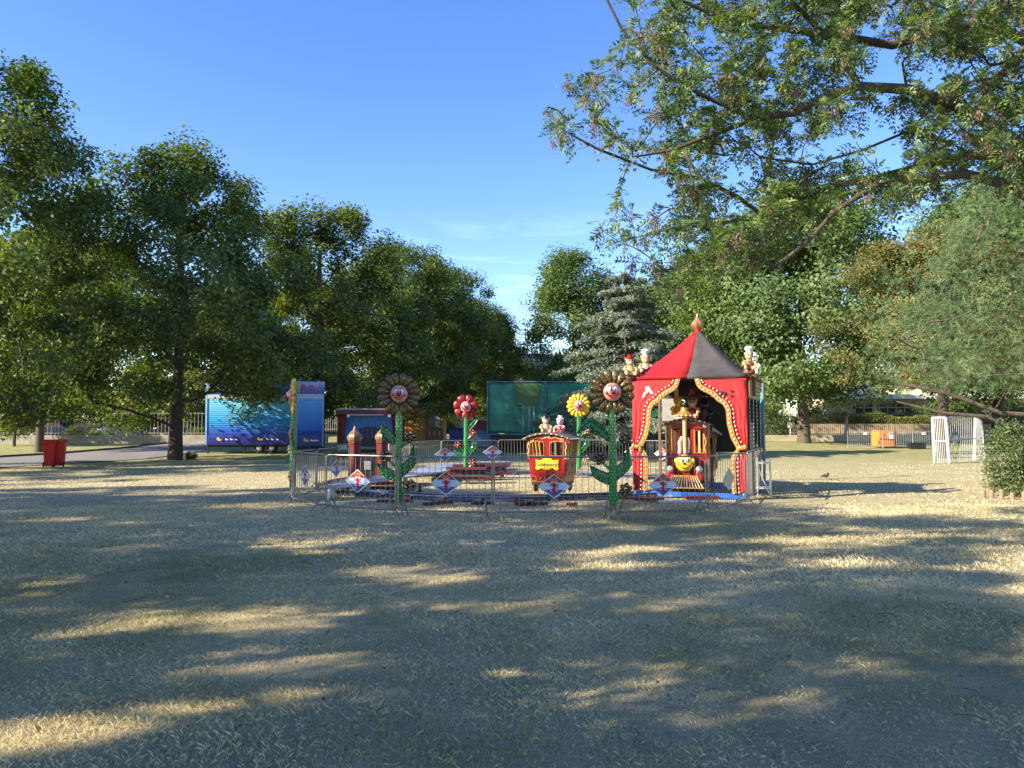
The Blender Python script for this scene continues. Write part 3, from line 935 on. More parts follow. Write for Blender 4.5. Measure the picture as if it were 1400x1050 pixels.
M_PINK = mat('plush_pink', (0.72, 0.36, 0.34), .55, 0, .1, 9)
M_ORANGE = mat('orange_paint', (0.80, 0.24, 0.02), .45, 0, .12, 3)
M_ROOFWOOD = mat('grey_brown_roof', (0.16, 0.12, 0.10), .7, 0, .2, 6, bump=.3)
M_GREYMET = mat('grey_platform', (0.42, 0.47, 0.55), .45, .2, .18, 3)
M_RAIL = mat('rail_steel', (0.20, 0.21, 0.24), .35, .7, .25, 6)
M_GLASS = mat('dark_glass', (0.02, 0.03, 0.045), .08, 0, .1, 2)
M_TYRE = M_RUBBER


def RX(a): return Matrix.Rotation(a, 4, 'X')
def RY(a): return Matrix.Rotation(a, 4, 'Y')
def RZ(a): return Matrix.Rotation(a, 4, 'Z')
def TR(x, y, z): return Matrix.Translation((x, y, z))


def arc(cx, cz, r, a0, a1, n, rz=None):
    rz = r if rz is None else rz
    return [(cx + r * math.cos(math.radians(a0 + (a1 - a0) * i / n)), cz + rz * math.sin(math.radians(a0 + (a1 - a0) * i / n))) for i in range(n + 1)]


# ------------------------------------------------------------------ crowd barriers round the ride
BAR_H = 0.93
bar_mesh = MB().tube([(0, 0, 0), (0, 0, BAR_H)], .0055, 5).mesh('bar', M_STEEL)
foot_mb = MB()
for s in (-1, 1):
    foot_mb.tube([(0, 0, .34), (0, s * .06, .24), (0, s * .26, .012)], .013, 6)
foot_mb.tube([(0, -.15, .13), (0, .15, .13)], .010, 5)
foot_mesh = foot_mb.mesh('foot', M_STEEL)


def barrier(a, b, label, z=0.0, group='steel crowd barriers round the train ride', flip=0):
    a, b = Vector((a[0], a[1], 0)), Vector((b[0], b[1], 0))
    L = (b - a).length - .05
    rz = math.atan2((b - a).y, (b - a).x)
    o = empty('crowd_barrier', (a.x, a.y, z), rz, label, 'barrier', group)
    jit = random.Random(int(a.x * 1000) % 9973)
    o.rotation_euler = (jit.uniform(-.022, .022), jit.uniform(-.006, .006), rz + jit.uniform(-.012, .012))
    r = .07
    zb, zt = .13, 1.14
    pts = []
    for (cx, cz, a0) in ((r, zb + r, 180), (L - r, zb + r, 270), (L - r, zt - r, 0), (r, zt - r, 90)):
        pts += [(cx + r * math.cos(math.radians(a0 + k * 30)), 0, cz + r * math.sin(math.radians(a0 + k * 30))) for k in range(4)]
    MB().tube(pts, .0165, 8, closed=True).build('frame', M_STEEL, o)
    n = max(2, int(round(L / .118)))
    for i in range(1, n):
        link('bar', bar_mesh, o, loc=(L * i / n, 0, zb + .04))
    for x in (.12, L - .12): link('foot', foot_mesh, o, loc=(x, 0, 0))
    return o


A0 = (X(401, 17.0), 17.0); B0 = (X(447, 15.35), 15.35); C0 = (X(545, 14.55), 14.55); D0 = (X(676, 14.25), 14.25)
E0 = (X(842, 14.25), 14.25); F0 = (X(966, 14.75), 14.75); G0 = (X(1019, 16.4), 16.4)
barrier(A0, B0, 'crowd barrier at the left end seen nearly edge on, by the yellow flower post')
barrier(B0, C0, 'front crowd barrier ending at the left clown flower')
barrier(C0, D0, 'front crowd barrier just right of the left clown flower')
barrier(D0, E0, 'front crowd barrier before the small red carriage')
barrier(E0, F0, 'front crowd barrier before the left half of the tent opening')
barrier(F0, G0, 'front crowd barrier turning back before the right half of the tent opening')
barrier((X(1021, 17.0), 17.0), (X(1039, 19.6), 19.6), 'crowd barrier running back along the right side of the red tent', z=.0)
back = [(X(404, 17.3), 17.3), (X(434, 18.9), 18.9), (X(478, 20.4), 20.4)]
barrier(back[0], back[1], 'second crowd barrier behind the left end one, doubling it')
barrier(back[1], back[2], 'crowd barrier carrying the green notice board')
ring = [(X(532, 24.2), 24.2), (X(561, 26.8), 26.8), (X(604, 28.6), 28.6), (X(682, 29.6), 29.6), (X(760, 29.8), 29.8), (X(838, 29.4), 29.4), (X(915, 28.4), 28.4)]
names = ['crowd barrier at the back behind the left clown flower', 'back crowd barrier ending left of the red flower', 'back crowd barrier behind the red flower',
         'back crowd barrier behind the middle of the ride', 'back crowd barrier behind the small red carriage', 'back crowd barrier seen through the tent opening']
for i in range(6): barrier(ring[i], ring[i + 1], names[i])

# ------------------------------------------------------------------ diamond signs on the barriers
SW, SH = .60, .44


def clip_band(w, h, z0, z1):
    """slice of the diamond |x|/w + |z|/h <= 1 between two heights"""
    f = lambda z: w * (1 - abs(z) / h)
    pts = [(-f(z0), z0), (f(z0), z0)]
    if z0 < 0 < z1: pts.append((w, 0))
    pts += [(f(z1), z1), (-f(z1), z1)]
    if z0 < 0 < z1: pts.append((-w, 0))
    out = []
    for p in pts:
        if not out or (abs(p[0] - out[-1][0]) + abs(p[1] - out[-1][1])) > 1e-5: out.append(p)
    if (abs(out[0][0] - out[-1][0]) + abs(out[0][1] - out[-1][1])) < 1e-5: out.pop()
    return out


def diamond_sign(plain=False):
    o = empty('diamond_sign')
    w, h = SW / 2, SH / 2
    MB().prism([(0, -h), (w, 0), (0, h), (-w, 0)], 0, .012).build('panel', M_WHITE if not plain else mat('bare_beige_board', (.62, .50, .33), .7), o, False)
    MB().tube([(0, -.004, -h), (w, -.004, 0), (0, -.004, h), (-w, -.004, 0)], .010, 5, closed=True).build('border', M_WHITE, o)
    if plain: return o
    w2, h2 = w * .93, h * .93
    MB().prism(clip_band(w2, h2, .065, h2 - .001), -.003, 0).build('red_field', mat('print_red', (.38, .015, .03), .4), o, False)
    MB().prism(clip_band(w2, h2, -.062, .063), -.003, 0).build('pale_field', mat('print_pale', (.60, .70, .88), .4), o, False)
    MB().prism(clip_band(w2, h2, -h2 + .001, -.064), -.003, 0).build('blue_field', mat('print_blue', (.02, .09, .42), .4), o, False)
    cr = MB()
    cr.prism([(-.055, .068), (.055, .068), (.055, .086), (-.055, .086)], -.006, -.003)
    for i, x in enumerate((-.055, -.03, 0, .03, .055)):
        cr.tube([(x * .9, -.006, .083), (x * 1.35, -.006, .115), (x * .7, -.006, .142)], .0062, 4)
    cr.ball((0, -.006, .14), .008, 6, 4)
    cr.build('crown', M_GOLDPALE, o)
    li = MB()
    m_l = mat('print_crimson', (.45, .01, .06), .4)
    li.prism([(-.022, -.12), (.012, -.125), (.02, -.04), (.03, .02), (.01, .055), (-.02, .058), (-.03, .03), (-.018, -.02), (-.03, -.06)], -.006, -.003)
    for (x0, z0, x1, z1) in ((-.01, .02, -.07, .045), (-.01, .0, -.07, .008), (0, -.05, -.065, -.05), (0, -.09, -.06, -.105), (.01, .02, .07, .04), (.01, .005, .072, .01),
                             (.01, -.03, .07, -.022), (.012, -.06, .068, -.06), (.01, -.10, .055, -.108)):
        li.tube([(x0, -.005, z0), ((x0 + x1) / 2, -.005, (z0 + z1) / 2 - .006), (x1, -.005, z1)], [.011, .008, .005], 4)
    li.v = [(x * 1.18, y, (z + .02) * 1.12 - .02) for x, y, z in li.v]
    li.build('lion', m_l, o)
    bw = MB()
    for (x, z) in ((-.05, -.082), (.05, -.082), (-.035, -.118), (.04, -.042), (-.045, -.03)):
        bw.box((x, -.0045, z), (.045, .003, .012))
    bw.build('stripes', M_WHITE, o, False)
    return o


ds = diamond_sign(); dp = diamond_sign(True)
KM = kid_map()
PL = [A0, B0, C0, D0, E0, F0, G0]
sg = [(421, A0, B0, 650, 0, 'bright diamond sign with a lion on the left end barrier, seen nearly edge on'),
      (492, B0, C0, 657, 0, 'diamond sign with crown and lion on the front barrier left of the clown flower'),
      (611, C0, D0, 660, 0, 'diamond sign with crown and lion right of the left clown flower'),
      (757, D0, E0, 664, 0, 'diamond sign with crown and lion in front of the small red carriage'),
      (904, E0, F0, 662, 0, 'diamond sign with crown and lion before the tent opening'),
      (992, F0, G0, 654, 1, 'blank beige diamond board on the barrier before the right tent curtain'),
      (459, back[1], back[2], 640, 0, 'diamond sign behind the front barrier, below the green notice board'),
      (549, ring[0], ring[1], 624, 0, 'diamond sign half hidden behind the stem of the left clown flower'),
      (607, ring[2], ring[3], 621, 0, 'diamond sign on the back barrier left of the red flower'),
      (673, ring[2], ring[3], 618, 0, 'diamond sign on the back barrier right of the red flower'),
      (864, ring[5], ring[6], 618, 0, 'diamond sign on the back barrier behind the right clown flower'),
      (905, ring[5], ring[6], 620, 0, 'diamond sign seen through the left part of the tent opening')]
used = {0: False, 1: False}
for (px, a, b, py, pl, lab) in sg:
    k = (px - 700) / FPX
    t = (k * a[1] - a[0]) / ((b[0] - a[0]) - k * (b[1] - a[1])); t = min(max(t, .05), .95)
    x, y = a[0] + (b[0] - a[0]) * t, a[1] + (b[1] - a[1]) * t
    rz = math.atan2(b[1] - a[1], b[0] - a[0])
    if used[pl]: o = copy_tree(dp if pl else ds, KM)
    else: o = dp if pl else ds; used[pl] = True
    o.rotation_euler = (0, 0, rz)
    n = Vector((math.sin(rz), -math.cos(rz), 0)) * .037
    o.location = (x + n.x, y + n.y, EYE + (580 - py) / FPX * y)
    if px in (607, 673): o.scale = (1.35, 1, 1.1)
    tag(o, lab, 'sign', 'diamond signs on the barriers')

# green notice board
gb = empty('notice_board', (X(467, 19.9), 19.85, 1.03), math.atan2(back[2][1] - back[1][1], back[2][0] - back[1][0]), 'small green board with pale letters on the barrier left of the red towers', 'sign')
MB().box((0, -.05, .12), (.56, .015, .19)).build('panel', mat('sign_green', (.012, .12, .085), .4), gb, False)
link('lettering', text_mesh('lettering', 'CAISSE', .13, mat('sign_letters', (.5, .75, .68), .4), .002, width=.40), gb, loc=(0, -.061, .12))

# ------------------------------------------------------------------ clown flowers
def crescent(w, h, t, n=10):
    lo = [(w * math.cos(math.radians(180 + 180 * i / n)), h * math.sin(math.radians(180 + 180 * i / n))) for i in range(n + 1)]
    hi = [(w * math.cos(math.radians(360 - 180 * i / n)), (h - t) * math.sin(math.radians(360 - 180 * i / n)) * .9) for i in range(1, n)]
    return lo + hi


def petal_mesh(L, W, mats):
    mb = MB()
    mb.ball((0, -.018, 0), (W, .045, L), 12, 8, 0)
    mb.ball((0, .016, .006), (W * 1.07, .022, L * 1.06), 12, 6, 1)
    # broader towards the outer end
    mb.v = [(x * (1 + .42 * z / L), y, z) for x, y, z in mb.v]
    mb.ball((0, -.060, 0), (W * .20, .009, L * .48), 6, 4, 1)
    mb.ball((0, -.066, L * .25), (.007, .006, .007), 5, 3, 2)
    mb.ball((0, -.066, -L * .3), (.007, .006, .007), 5, 3, 2)
    return mb.mesh('petal', mats)


def blossom(parent, x, z, r, pm, cm, n=6):
    o = MB().ball((0, -.03, 0), (r * .27, .03, r * .27), 8, 6).build('blossom', cm, parent, loc=(x, -.07, z))
    me = MB().ball((0, 0, r * .68), (r * .33, .036, r * .38), 9, 6, 0).ball((0, .02, r * .68), (r * .38, .02, r * .43), 8, 5, 1).ball((0, -.034, r * .68), (.007, .006, .007), 5, 3, 2).mesh('petal', [pm, M_BROWNEDGE, M_BULB])
    for i in range(n): link('petal', me, o, rot=(0, 2 * PI * i / n + .2, 0))
    return o


def leaf_part(parent, path, w, bulbs=True):
    """long pointed leaf blade that bends along path in the x-z plane"""
    pts = [Vector((p[0], 0, p[1])) for p in path]
    fine = []
    for i in range(len(pts) - 1):
        for s in (0, .5): fine.append(pts[i].lerp(pts[i + 1], s))
    fine.append(pts[-1]); k = len(fine)
    vs, fs = [], []
    for i, p in enumerate(fine):
        t = (fine[min(i + 1, k - 1)] - fine[max(i - 1, 0)]).normalized()
        nrm = Vector((-t.z, 0, t.x))
        s = i / (k - 1)
        ww = w * (math.sin(PI * min(1, s * .88 + .10)) ** .8) * (1 if s < 1 else .05)
        for (a, y) in ((-1, 0), (-.55, -.03), (0, -.008), (.55, -.03), (1, 0), (.55, .03), (0, .02), (-.55, .03)):
            vs.append(p + nrm * ww * a + Vector((0, y, 0)))
    for i in range(k - 1):
        for j in range(8): fs.append((i * 8 + j, i * 8 + (j + 1) % 8, i * 8 + 8 + (j + 1) % 8, i * 8 + 8 + j))
    fs.append(tuple(range(8))[::-1]); fs.append(tuple((k - 1) * 8 + j for j in range(8)))
    mb = MB().add(vs, fs, 0)
    if bulbs:
        for i in range(1, k - 1, 1):
            for a in (3, 1): mb.ball(tuple(Vector(vs[i * 8 + a]) + Vector((0, -.008, 0))), .0095, 5, 3, 1)
    return mb.build('leaf', [M_GREENDARK, M_BULB], parent, angle=60)


def clown_face(o, R, kind):
    skin = M_SKIN if kind != 'red' else M_PINK
    f = MB().ball((0, 0, 0), (R, .10, R * 1.05), 16, 12).build('face', skin, o)
    for s in (-1, 1):
        e = MB().ball((s * R * .3, -.088, R * .32), (R * .22, .02, R * .30), 10, 8).build('eye', M_WHITE, f)
        MB().ball((s * R * .22, -.107, R * .24), (R * .10, .012, R * .17), 8, 6).build('pupil', M_BLUE, f) if False else \
            MB().ball((s * R * .22, -.107, R * .24), (R * .10, .012, R * .17), 8, 6).build('pupil', M_BLUE, f)
        MB().ball((s * R * .66, -.070, -R * .12), (R * .20, .02, R * .2), 8, 6).build('cheek', M_ROSE, f)
        MB().tube([(s * R * .1, -.10, R * .58), (s * R * .33, -.09, R * .72), (s * R * .55, -.075, R * .52)], .007, 5).build('eyebrow', M_BLACK, f)
    MB().ball((0, -.12, -R * .08), (R * .32, .05, R * .22), 10, 8).build('nose', M_RED, f)
    MB().prism([(x, z) for x, z in crescent(R * .62, R * .62, R * .36)], -.118, -.06, 0, TR(0, 0, -R * .12)).build('mouth', M_RED, f)
    return f


def flower(name_label, cat_group, x, y, rz, kind, s=1.0, stem0=.27, face='clown', legs=True):
    o = empty('clown_flower', (x, y, 0), rz, name_label, 'flower figure', cat_group)
    o.scale = (s, s, s)
    hz = 2.34
    pm = {'bronze': M_BRONZE, 'red': mat('petal_red', (.30, .006, .006), .4, 0, .25), 'yellow': M_YELLOW, 'side': M_YELLOW}[kind]
    bm = {'bronze': mat('blossom_bronze', (.16, .105, .06), .25, .45, .2), 'red': mat('petal_red', (1, 1, 1)), 'yellow': M_TAN, 'side': M_TAN}[kind]
    mb = MB().lathe([(.064, stem0), (.074, stem0 + .05), (.068, 1.3), (.058, 2.02)], 18)
    stem = mb.build('stem', M_GREEN, o)
    bl = MB()
    for i in range(26):
        z = stem0 + .06 + i * (1.9 - stem0) / 26
        for a in (-150, -90, -30):
            a2 = a + (30 if i % 2 else 0)
            bl.ball((.071 * math.cos(math.radians(a2)), .071 * math.sin(math.radians(a2)), z), .0085, 5, 3)
    bl.build('bulbs', M_BULB, o)
    f = clown_face(o, .165, kind)
    f.location = (0, -.06, hz)
    npairs = 8 if kind in ('bronze', 'side') else 0
    disc = MB().lathe([(.30, -.012), (.31, 0), (.30, .012)], 24, 0, RX(PI / 2)).build('back_plate', M_BROWNEDGE if kind != 'red' else M_DARKRED, o, loc=(0, .03, hz))
    if kind in ('bronze', 'side'):
        me = petal_mesh(.122, .066, [pm, M_BROWNEDGE if kind == 'bronze' else M_TAN, M_BULB]); angs = []
        for i in range(8): angs += [i * 45 + 22 - 10.3, i * 45 + 22 + 10.3]
        R = .29
    elif kind == 'red':
        me = petal_mesh(.145, .125, [pm, M_DARKRED, M_DARKRED]); angs = [i * 360 / 7 + 180 for i in range(7)]; R = .25
    else:
        me = petal_mesh(.135, .062, [pm, mat('orange_edge', (.55, .14, .01), .4), M_BULB]); angs = [i * 360 / 15 for i in range(15)]; R = .26
    for a in angs:
        ar = math.radians(a)
        link('petal', me, o, loc=(R * math.sin(ar), 0, hz + R * math.cos(ar)), rot=(0, ar, 0))
    # leaves and small blossoms on little stalks
    if kind == 'bronze' and name_label.startswith('right'):
        leaf_part(o, [(-.05, 1.44), (-.17, 1.60), (-.40, 1.79), (-.52, 1.70), (-.66, 1.57)], .095)
    elif kind == 'yellow':
        leaf_part(o, [(.05, 1.35), (.2, 1.62), (.42, 1.72)], .08)
    elif kind == 'red':
        leaf_part(o, [(.04, 1.55), (.2, 1.75), (.42, 2.0)], .085)
    else:
        leaf_part(o, [(-.03, 1.40), (-.16, 1.48), (-.27, 1.62), (-.33, 1.80)], .10)
    leaf_part(o, [(-.03, .66), (-.12, .76), (-.28, .84), (-.42, 1.00)], .105)
    leaf_part(o, [(.04, .74), (.14, .90), (.27, 1.04), (.29, 1.34)], .105)
    for (bx, bz, sx) in ((-.245, 1.13, -1), (.23, .56, 1), (.23, 1.50, 1)):
        MB().tube([(sx * .03, -.02, bz - .22), (bx * .6, -.03, bz - .12), (bx * .9, -.04, bz)], [.03, .025, .018], 7).build('stalk', M_GREEN, o)
        blossom(o, bx, bz, .118, bm if kind != 'red' else pm, M_GOLDPALE if kind == 'red' else bm)
    if legs:
        st = MB()
        for sx in (-1, 1):
            st.tube([(sx * .02, 0, stem0 + .1), (sx * .03, .02, .2), (sx * .10, -.12, .01)], .013, 6)
            st.tube([(sx * .04, 0, stem0), (sx * .09, .1, .01)], .011, 6)
        st.tube([(.22, -.03, .46), (.225, 0, .01)], .009, 5); st.tube([(.30, -.03, .5), (.29, .02, .01)], .007, 5)
        st.build('stand', M_STEEL, o)
    return o


GF = 'clown faced flower figures round the ride'
flower('left bronze petalled clown flower with a green bulb studded stem by the front barrier', GF, X(546, 15.0), 14.95, .12, 'bronze', 1.0)
flower('right bronze petalled clown flower by the front barrier, nearest to the red tent', GF, X(836, 14.15), 14.05, -.03, 'bronze', 1.0)
flower('red petalled flower with a pale face behind the back of the ride', GF, X(637, 24.0), 24.0, .0, 'red', .98)
flower('yellow petalled flower behind the small red carriage', GF, X(791, 26.0), 26.0, 0, 'yellow', 1.02)
flower('yellow flower seen edge on at the left end of the barriers', GF, X(402, 17.6), 17.6, -1.24, 'side', 1.02)

# ------------------------------------------------------------------ plush-like figures
def figure(label, x, y, z, rz, s, fur, face, hat, cloth, hatkind='cap', parent=None, group='small animal figures on the ride'):
    o = empty('toy_figure', (x, y, z), rz, label, 'toy figure', group)
    o.scale = (s, s, s)
    mb = MB()
    mb.ball((0, 0, .20), (.155, .13, .19), 12, 8)
    mb.ball((0, -.02, .47), (.135, .125, .125), 12, 9)
    for sx in (-1, 1):
        mb.ball((sx * .115, 0, .56), (.048, .028, .05), 8, 6)                    # ears
        mb.tube([(sx * .13, -.02, .31), (sx * .21, -.09, .22), (sx * .17, -.17, .20)], [.055, .05, .045], 8)
        mb.ball((sx * .17, -.18, .20), .052, 8, 6)
        mb.tube([(sx * .08, -.05, .10), (sx * .14, -.20, .06)], [.075, .06], 8)
        mb.ball((sx * .145, -.23, .085), (.062, .045, .075), 8, 6)
    mb.ball((0, -.12, .435), (.075, .06, .055), 10, 6)
    b = mb.build('body', fur, o, angle=70)
    rm = b.modifiers.new('remesh', 'REMESH'); rm.mode = 'VOXEL'; rm.voxel_size = .018; rm.use_smooth_shade = True
    MB().ball((0, -.137, .432), (.062, .052, .045), 10, 6).build('muzzle', face, o)
    MB().ball((0, -.188, .45), .019, 6, 5).build('nose', M_BLACK, o)
    for sx in (-1, 1): MB().ball((sx * .05, -.135, .505), (.019, .014, .024), 6, 5).build('eye', M_BLACK, o)
    MB().lathe([(.162, .04), (.168, .16), (.15, .27), (.10, .335)], 14).build('jacket', cloth, o, scale=(1, .88, 1))
    if hatkind == 'top':
        MB().lathe([(.15, .565), (.15, .58), (.09, .585), (.085, .70), (.09, .71)], 14).build('hat', hat, o)
    elif hatkind == 'chef':
        MB().lathe([(.09, .57), (.09, .64), (.13, .68), (.14, .73), (.10, .79), (.03, .80)], 14).build('hat', hat, o)
    else:
        MB().lathe([(.125, .56), (.12, .60), (.09, .66), (.03, .69)], 14).ball((0, -.12, .57), (.09, .07, .012), 10, 4).build('hat', hat, o)
    return o


# ------------------------------------------------------------------ carriage
def scroll(pts, r=.011, n=5):
    return MB().tube(pts, r, n)


def swirl(cx, cz, r, a0, a1, y, n=14):
    return [(cx + r * (1 - .6 * i / n) * math.cos(math.radians(a0 + (a1 - a0) * i / n)), y, cz + r * (1 - .6 * i / n) * math.sin(math.radians(a0 + (a1 - a0) * i / n))) for i in range(n + 1)]


def carriage(label, loc, rz, s=1.0, plate=True, Ln=1.75):
    o = empty('train_carriage', loc, rz, label, 'train carriage', 'carriages of the little train')
    o.scale = (s, s, s)
    Wt, Wb, zt = .50, .37, 1.27
    hw = lambda z: Wb + (Wt - Wb) * (z - .2) / (zt - .2)
    MB().box((0, Ln / 2, .22), (.74, Ln, .08)).box((0, Ln / 2, .14), (.34, Ln * .9, .1)).build('chassis', M_BLACK, o, bevel=.01)
    for end, (ya, yb) in (('front', (0, .05)), ('rear', (Ln - .05, Ln))):
        MB().prism([(-hw(.24), .24), (hw(.24), .24), (hw(.86), .86), (-hw(.86), .86)], ya, yb).build('end_panel', M_RED, o, False, bevel=.012)
        for x in (-1, 0, 1):
            w = .045 if x == 0 else .055
            cx0, cx1 = x * (hw(.86) - w), x * (hw(1.16) - w)
            MB().prism([(cx0 - w, .86), (cx0 + w, .86), (cx1 + w, 1.18), (cx1 - w, 1.18)], ya, yb).build('post', M_RED, o, False)
        head = [(-hw(1.16), 1.16)]
        # two arched window tops cut into the header
        for sx in (-1, 1):
            c = sx * .235
            for i in range(9):
                a = math.radians(180 - 180 * i / 8)
                head.append((c + .165 * math.cos(a), 1.16 + .055 * math.sin(a)))
        head += [(hw(1.16), 1.16), (hw(1.27), 1.27)]
        head += [(x, 1.27 + .115 * (1 - (x / Wt) ** 2)) for x in np.linspace(Wt, -Wt, 13)][1:-1] + [(-hw(1.27), 1.27)]
        MB().prism(head, ya, yb).build('header', M_RED, o, False)
    yf = -.012
    for sx in (-1, 1):
        c = sx * .235
        fr = [(c - .165, yf, .875), (c + .165, yf, .875)] + [(c + .165 * math.cos(math.radians(a)), yf, 1.16 + .055 * math.sin(math.radians(a))) for a in range(0, 181, 22)]
        MB().tube(fr, .014, 6, closed=True).build('window_frame', M_GOLD, o)
        q = MB()
        q.tube(swirl(sx * .36, 1.25, .05, 90, 90 + sx * 420, yf), .010, 5)
        q.tube([(sx * .43, yf, 1.20), (sx * .455, yf, 1.08), (sx * .43, yf, 1.0), (sx * .45, yf, .90)], .012, 5)
        q.tube(swirl(sx * .425, .84, .04, 90, 90 - sx * 400, yf), .010, 5)
        q.tube([(0, yf, 1.31), (sx * .10, yf, 1.28), (sx * .2, yf, 1.31), (sx * .30, yf, 1.27)], .011, 5)
        q.tube(swirl(sx * .05, 1.335, .035, 0, sx * 380, yf), .009, 5)
        q.build('scroll', M_GOLDPALE, o)
    if plate:
        def scal(k, m=0):
            pts = []
            base = [(-.27, -.11), (-.20, -.125), (-.13, -.075), (-.06, -.12), (.06, -.12), (.13, -.075), (.20, -.125), (.27, -.11), (.255, 0), (.27, .12), (.15, .10), (.09, .15), (-.09, .15), (-.15, .10), (-.27, .12), (-.255, 0)]
            return [(x * k, z * k + .665) for x, z in base]
        bp = MB().prism(scal(1.13), -.012, 0).build('name_board', M_DARKRED, o, False)
        MB().prism(scal(1.0), -.018, -.0125).build('plate', M_YELLOW, bp, False)
        link('lettering', text_mesh('lettering', 'Luxembourg', .11, M_BLACK, .001, width=.45), bp, loc=(0, -.0205, .672))
    q = MB()
    for sx in (-1, 1):
        q.tube([(sx * .33, yf, .27), (sx * .37, yf, .33), (sx * .33, yf, .40), (sx * .25, yf, .37), (sx * .24, yf, .29)], .013, 5, closed=True)
        q.tube([(sx * .17, yf, .30), (sx * .08, yf, .40), (sx * .0, yf, .30)], .011, 5)
    q.tube([(-hw(.25) + .02, yf, .255), (hw(.25) - .02, yf, .255)], .014, 5); q.tube([(-hw(.85) + .01, yf, .845), (hw(.85) - .01, yf, .845)], .012, 5)
    q.build('gold_trim', M_GOLD, o)
    # sides: waist panels, carved posts, open windows
    for sx in (-1, 1):
        vs = []
        def side(z): return sx * hw(z)
        mbp = MB()
        for (za, zb_, y0, y1) in ((.24, .80, .05, Ln - .05),):
            t = .04 * sx
            v = [(side(za), y0, za), (side(za), y1, za), (side(zb_), y1, zb_), (side(zb_), y0, zb_), (side(za) - t, y0, za), (side(za) - t, y1, za), (side(zb_) - t, y1, zb_), (side(zb_) - t, y0, zb_)]
            mbp.add(v, [(0, 1, 2, 3), (7, 6, 5, 4), (0, 4, 5, 1), (3, 2, 6, 7), (0, 3, 7, 4), (1, 5, 6, 2)])
        mbp.build('side_panel', M_RED, o, False)
        for i, y in enumerate((.08, Ln * .36, Ln * .64, Ln - .08)):
            MB().tube([(side(.8) - sx * .03, y, .78), (side(.95) - sx * .03, y, .92), (side(1.05) - sx * .03, y, 1.05), (side(1.25) - sx * .03, y, 1.27)], [.035, .022, .032, .03], 7).build('side_post', M_GOLD, o)
        g = MB()
        for k in range(3):
            y0 = .15 + k * (Ln - .2) / 3; y1 = y0 + (Ln - .35) / 3
            xx = side(.5) + sx * .02
            g.tube([(xx, y0, .40), (xx, y1, .40), (side(.7) + sx * .01, y1, .70), (side(.7) + sx * .01, y0, .70)], .011, 5, closed=True)
            g.tube(swirl(0, 0, .07, 0, 420, 0), .010, 5, 0, TR(side(.55) + sx * .012, (y0 + y1) / 2, .55) @ RZ(PI / 2))
        g.build('side_trim', M_GOLDPALE, o)
    # roof
    rf = MB()
    vs, fs = [], []
    xs = np.linspace(-.56, .56, 13)
    for (y, dz) in ((-.09, 0), (Ln + .09, 0)):
        for x in xs: vs.append((x, y, 1.255 + .135 * (1 - (x / .56) ** 2)))
        for x in xs: vs.append((x, y, 1.285 + .145 * (1 - (x / .56) ** 2)))
    for i in range(12):
        fs.append((i, i + 1, 26 + i + 1, 26 + i)); fs.append((13 + i, 39 + i, 39 + i + 1, 13 + i + 1))
        fs.append((i, 13 + i, 13 + i + 1, i + 1)); fs.append((26 + i, 26 + i + 1, 39 + i + 1, 39 + i))
    fs.append((0, 26, 39, 13)); fs.append((12, 25, 51, 38))
    rf.add(vs, fs); roof = rf.build('roof', M_ROOFWOOD, o, angle=30)
    bl = MB()
    for i in range(15):
        for sx in (-1, 1): bl.ball((sx * .565, -.05 + i * (Ln + .1) / 14, 1.27), .017, 6, 4)
    for i in range(9):
        x = -.5 + i * .125; bl.ball((x, -.1, 1.262 + .135 * (1 - (x / .56) ** 2)), .015, 6, 4)
    bl.build('bulbs', M_BULB, roof)
    MB().box((0, Ln * .45, .50), (.66, .36, .07)).box((0, Ln * .45 + .2, .66), (.66, .05, .3)).build('seat', M_BLUE, o, bevel=.01)
    wm = MB().lathe([(.05, -.03), (.13, -.03), (.145, -.02), (.145, .02), (.13, .03), (.05, .03)], 16, 0, RY(PI / 2)).mesh('wheel', M_DARKRED)
    for y in (.22, Ln - .22):
        for sx in (-1, 1): link('wheel', wm, o, loc=(sx * .33, y, .145))
    return o


carriage('small red carriage with a yellow name board and arched windows inside the barriers', (X(748, 18.1), 18.15, .13), -.34, 1.0, Ln=.95).scale = (1.05, 1.05, 1.0)
figure('toy bear with a navy cap sitting on the roof of the small red carriage', X(746, 18.45), 18.45, 1.53, .1, .66, M_TAN, M_WHITE, M_NAVY, M_PINK, 'cap')
figure('toy figure in a red coat and pale top hat on the small carriage roof', X(766, 18.85), 18.85, 1.50, -.5, .66, M_PINK, M_WHITE, M_WHITE, M_RED, 'top')

# ------------------------------------------------------------------ red tent over the track
FL = Vector((X(865, 18.9), 18.9, 0)); FR = Vector((X(1021, 17.8), 17.8, 0))
TW = (FR - FL).length
TA = math.atan2(FR.y - FL.y, FR.x - FL.x)
TD = 2.75
EZ = 2.92
tent = empty('striped_tent', FL, TA, 'pointed red and black tent with gold edged curtains and rows of bulbs', 'tent')
cx, cy = TW / 2, TD / 2
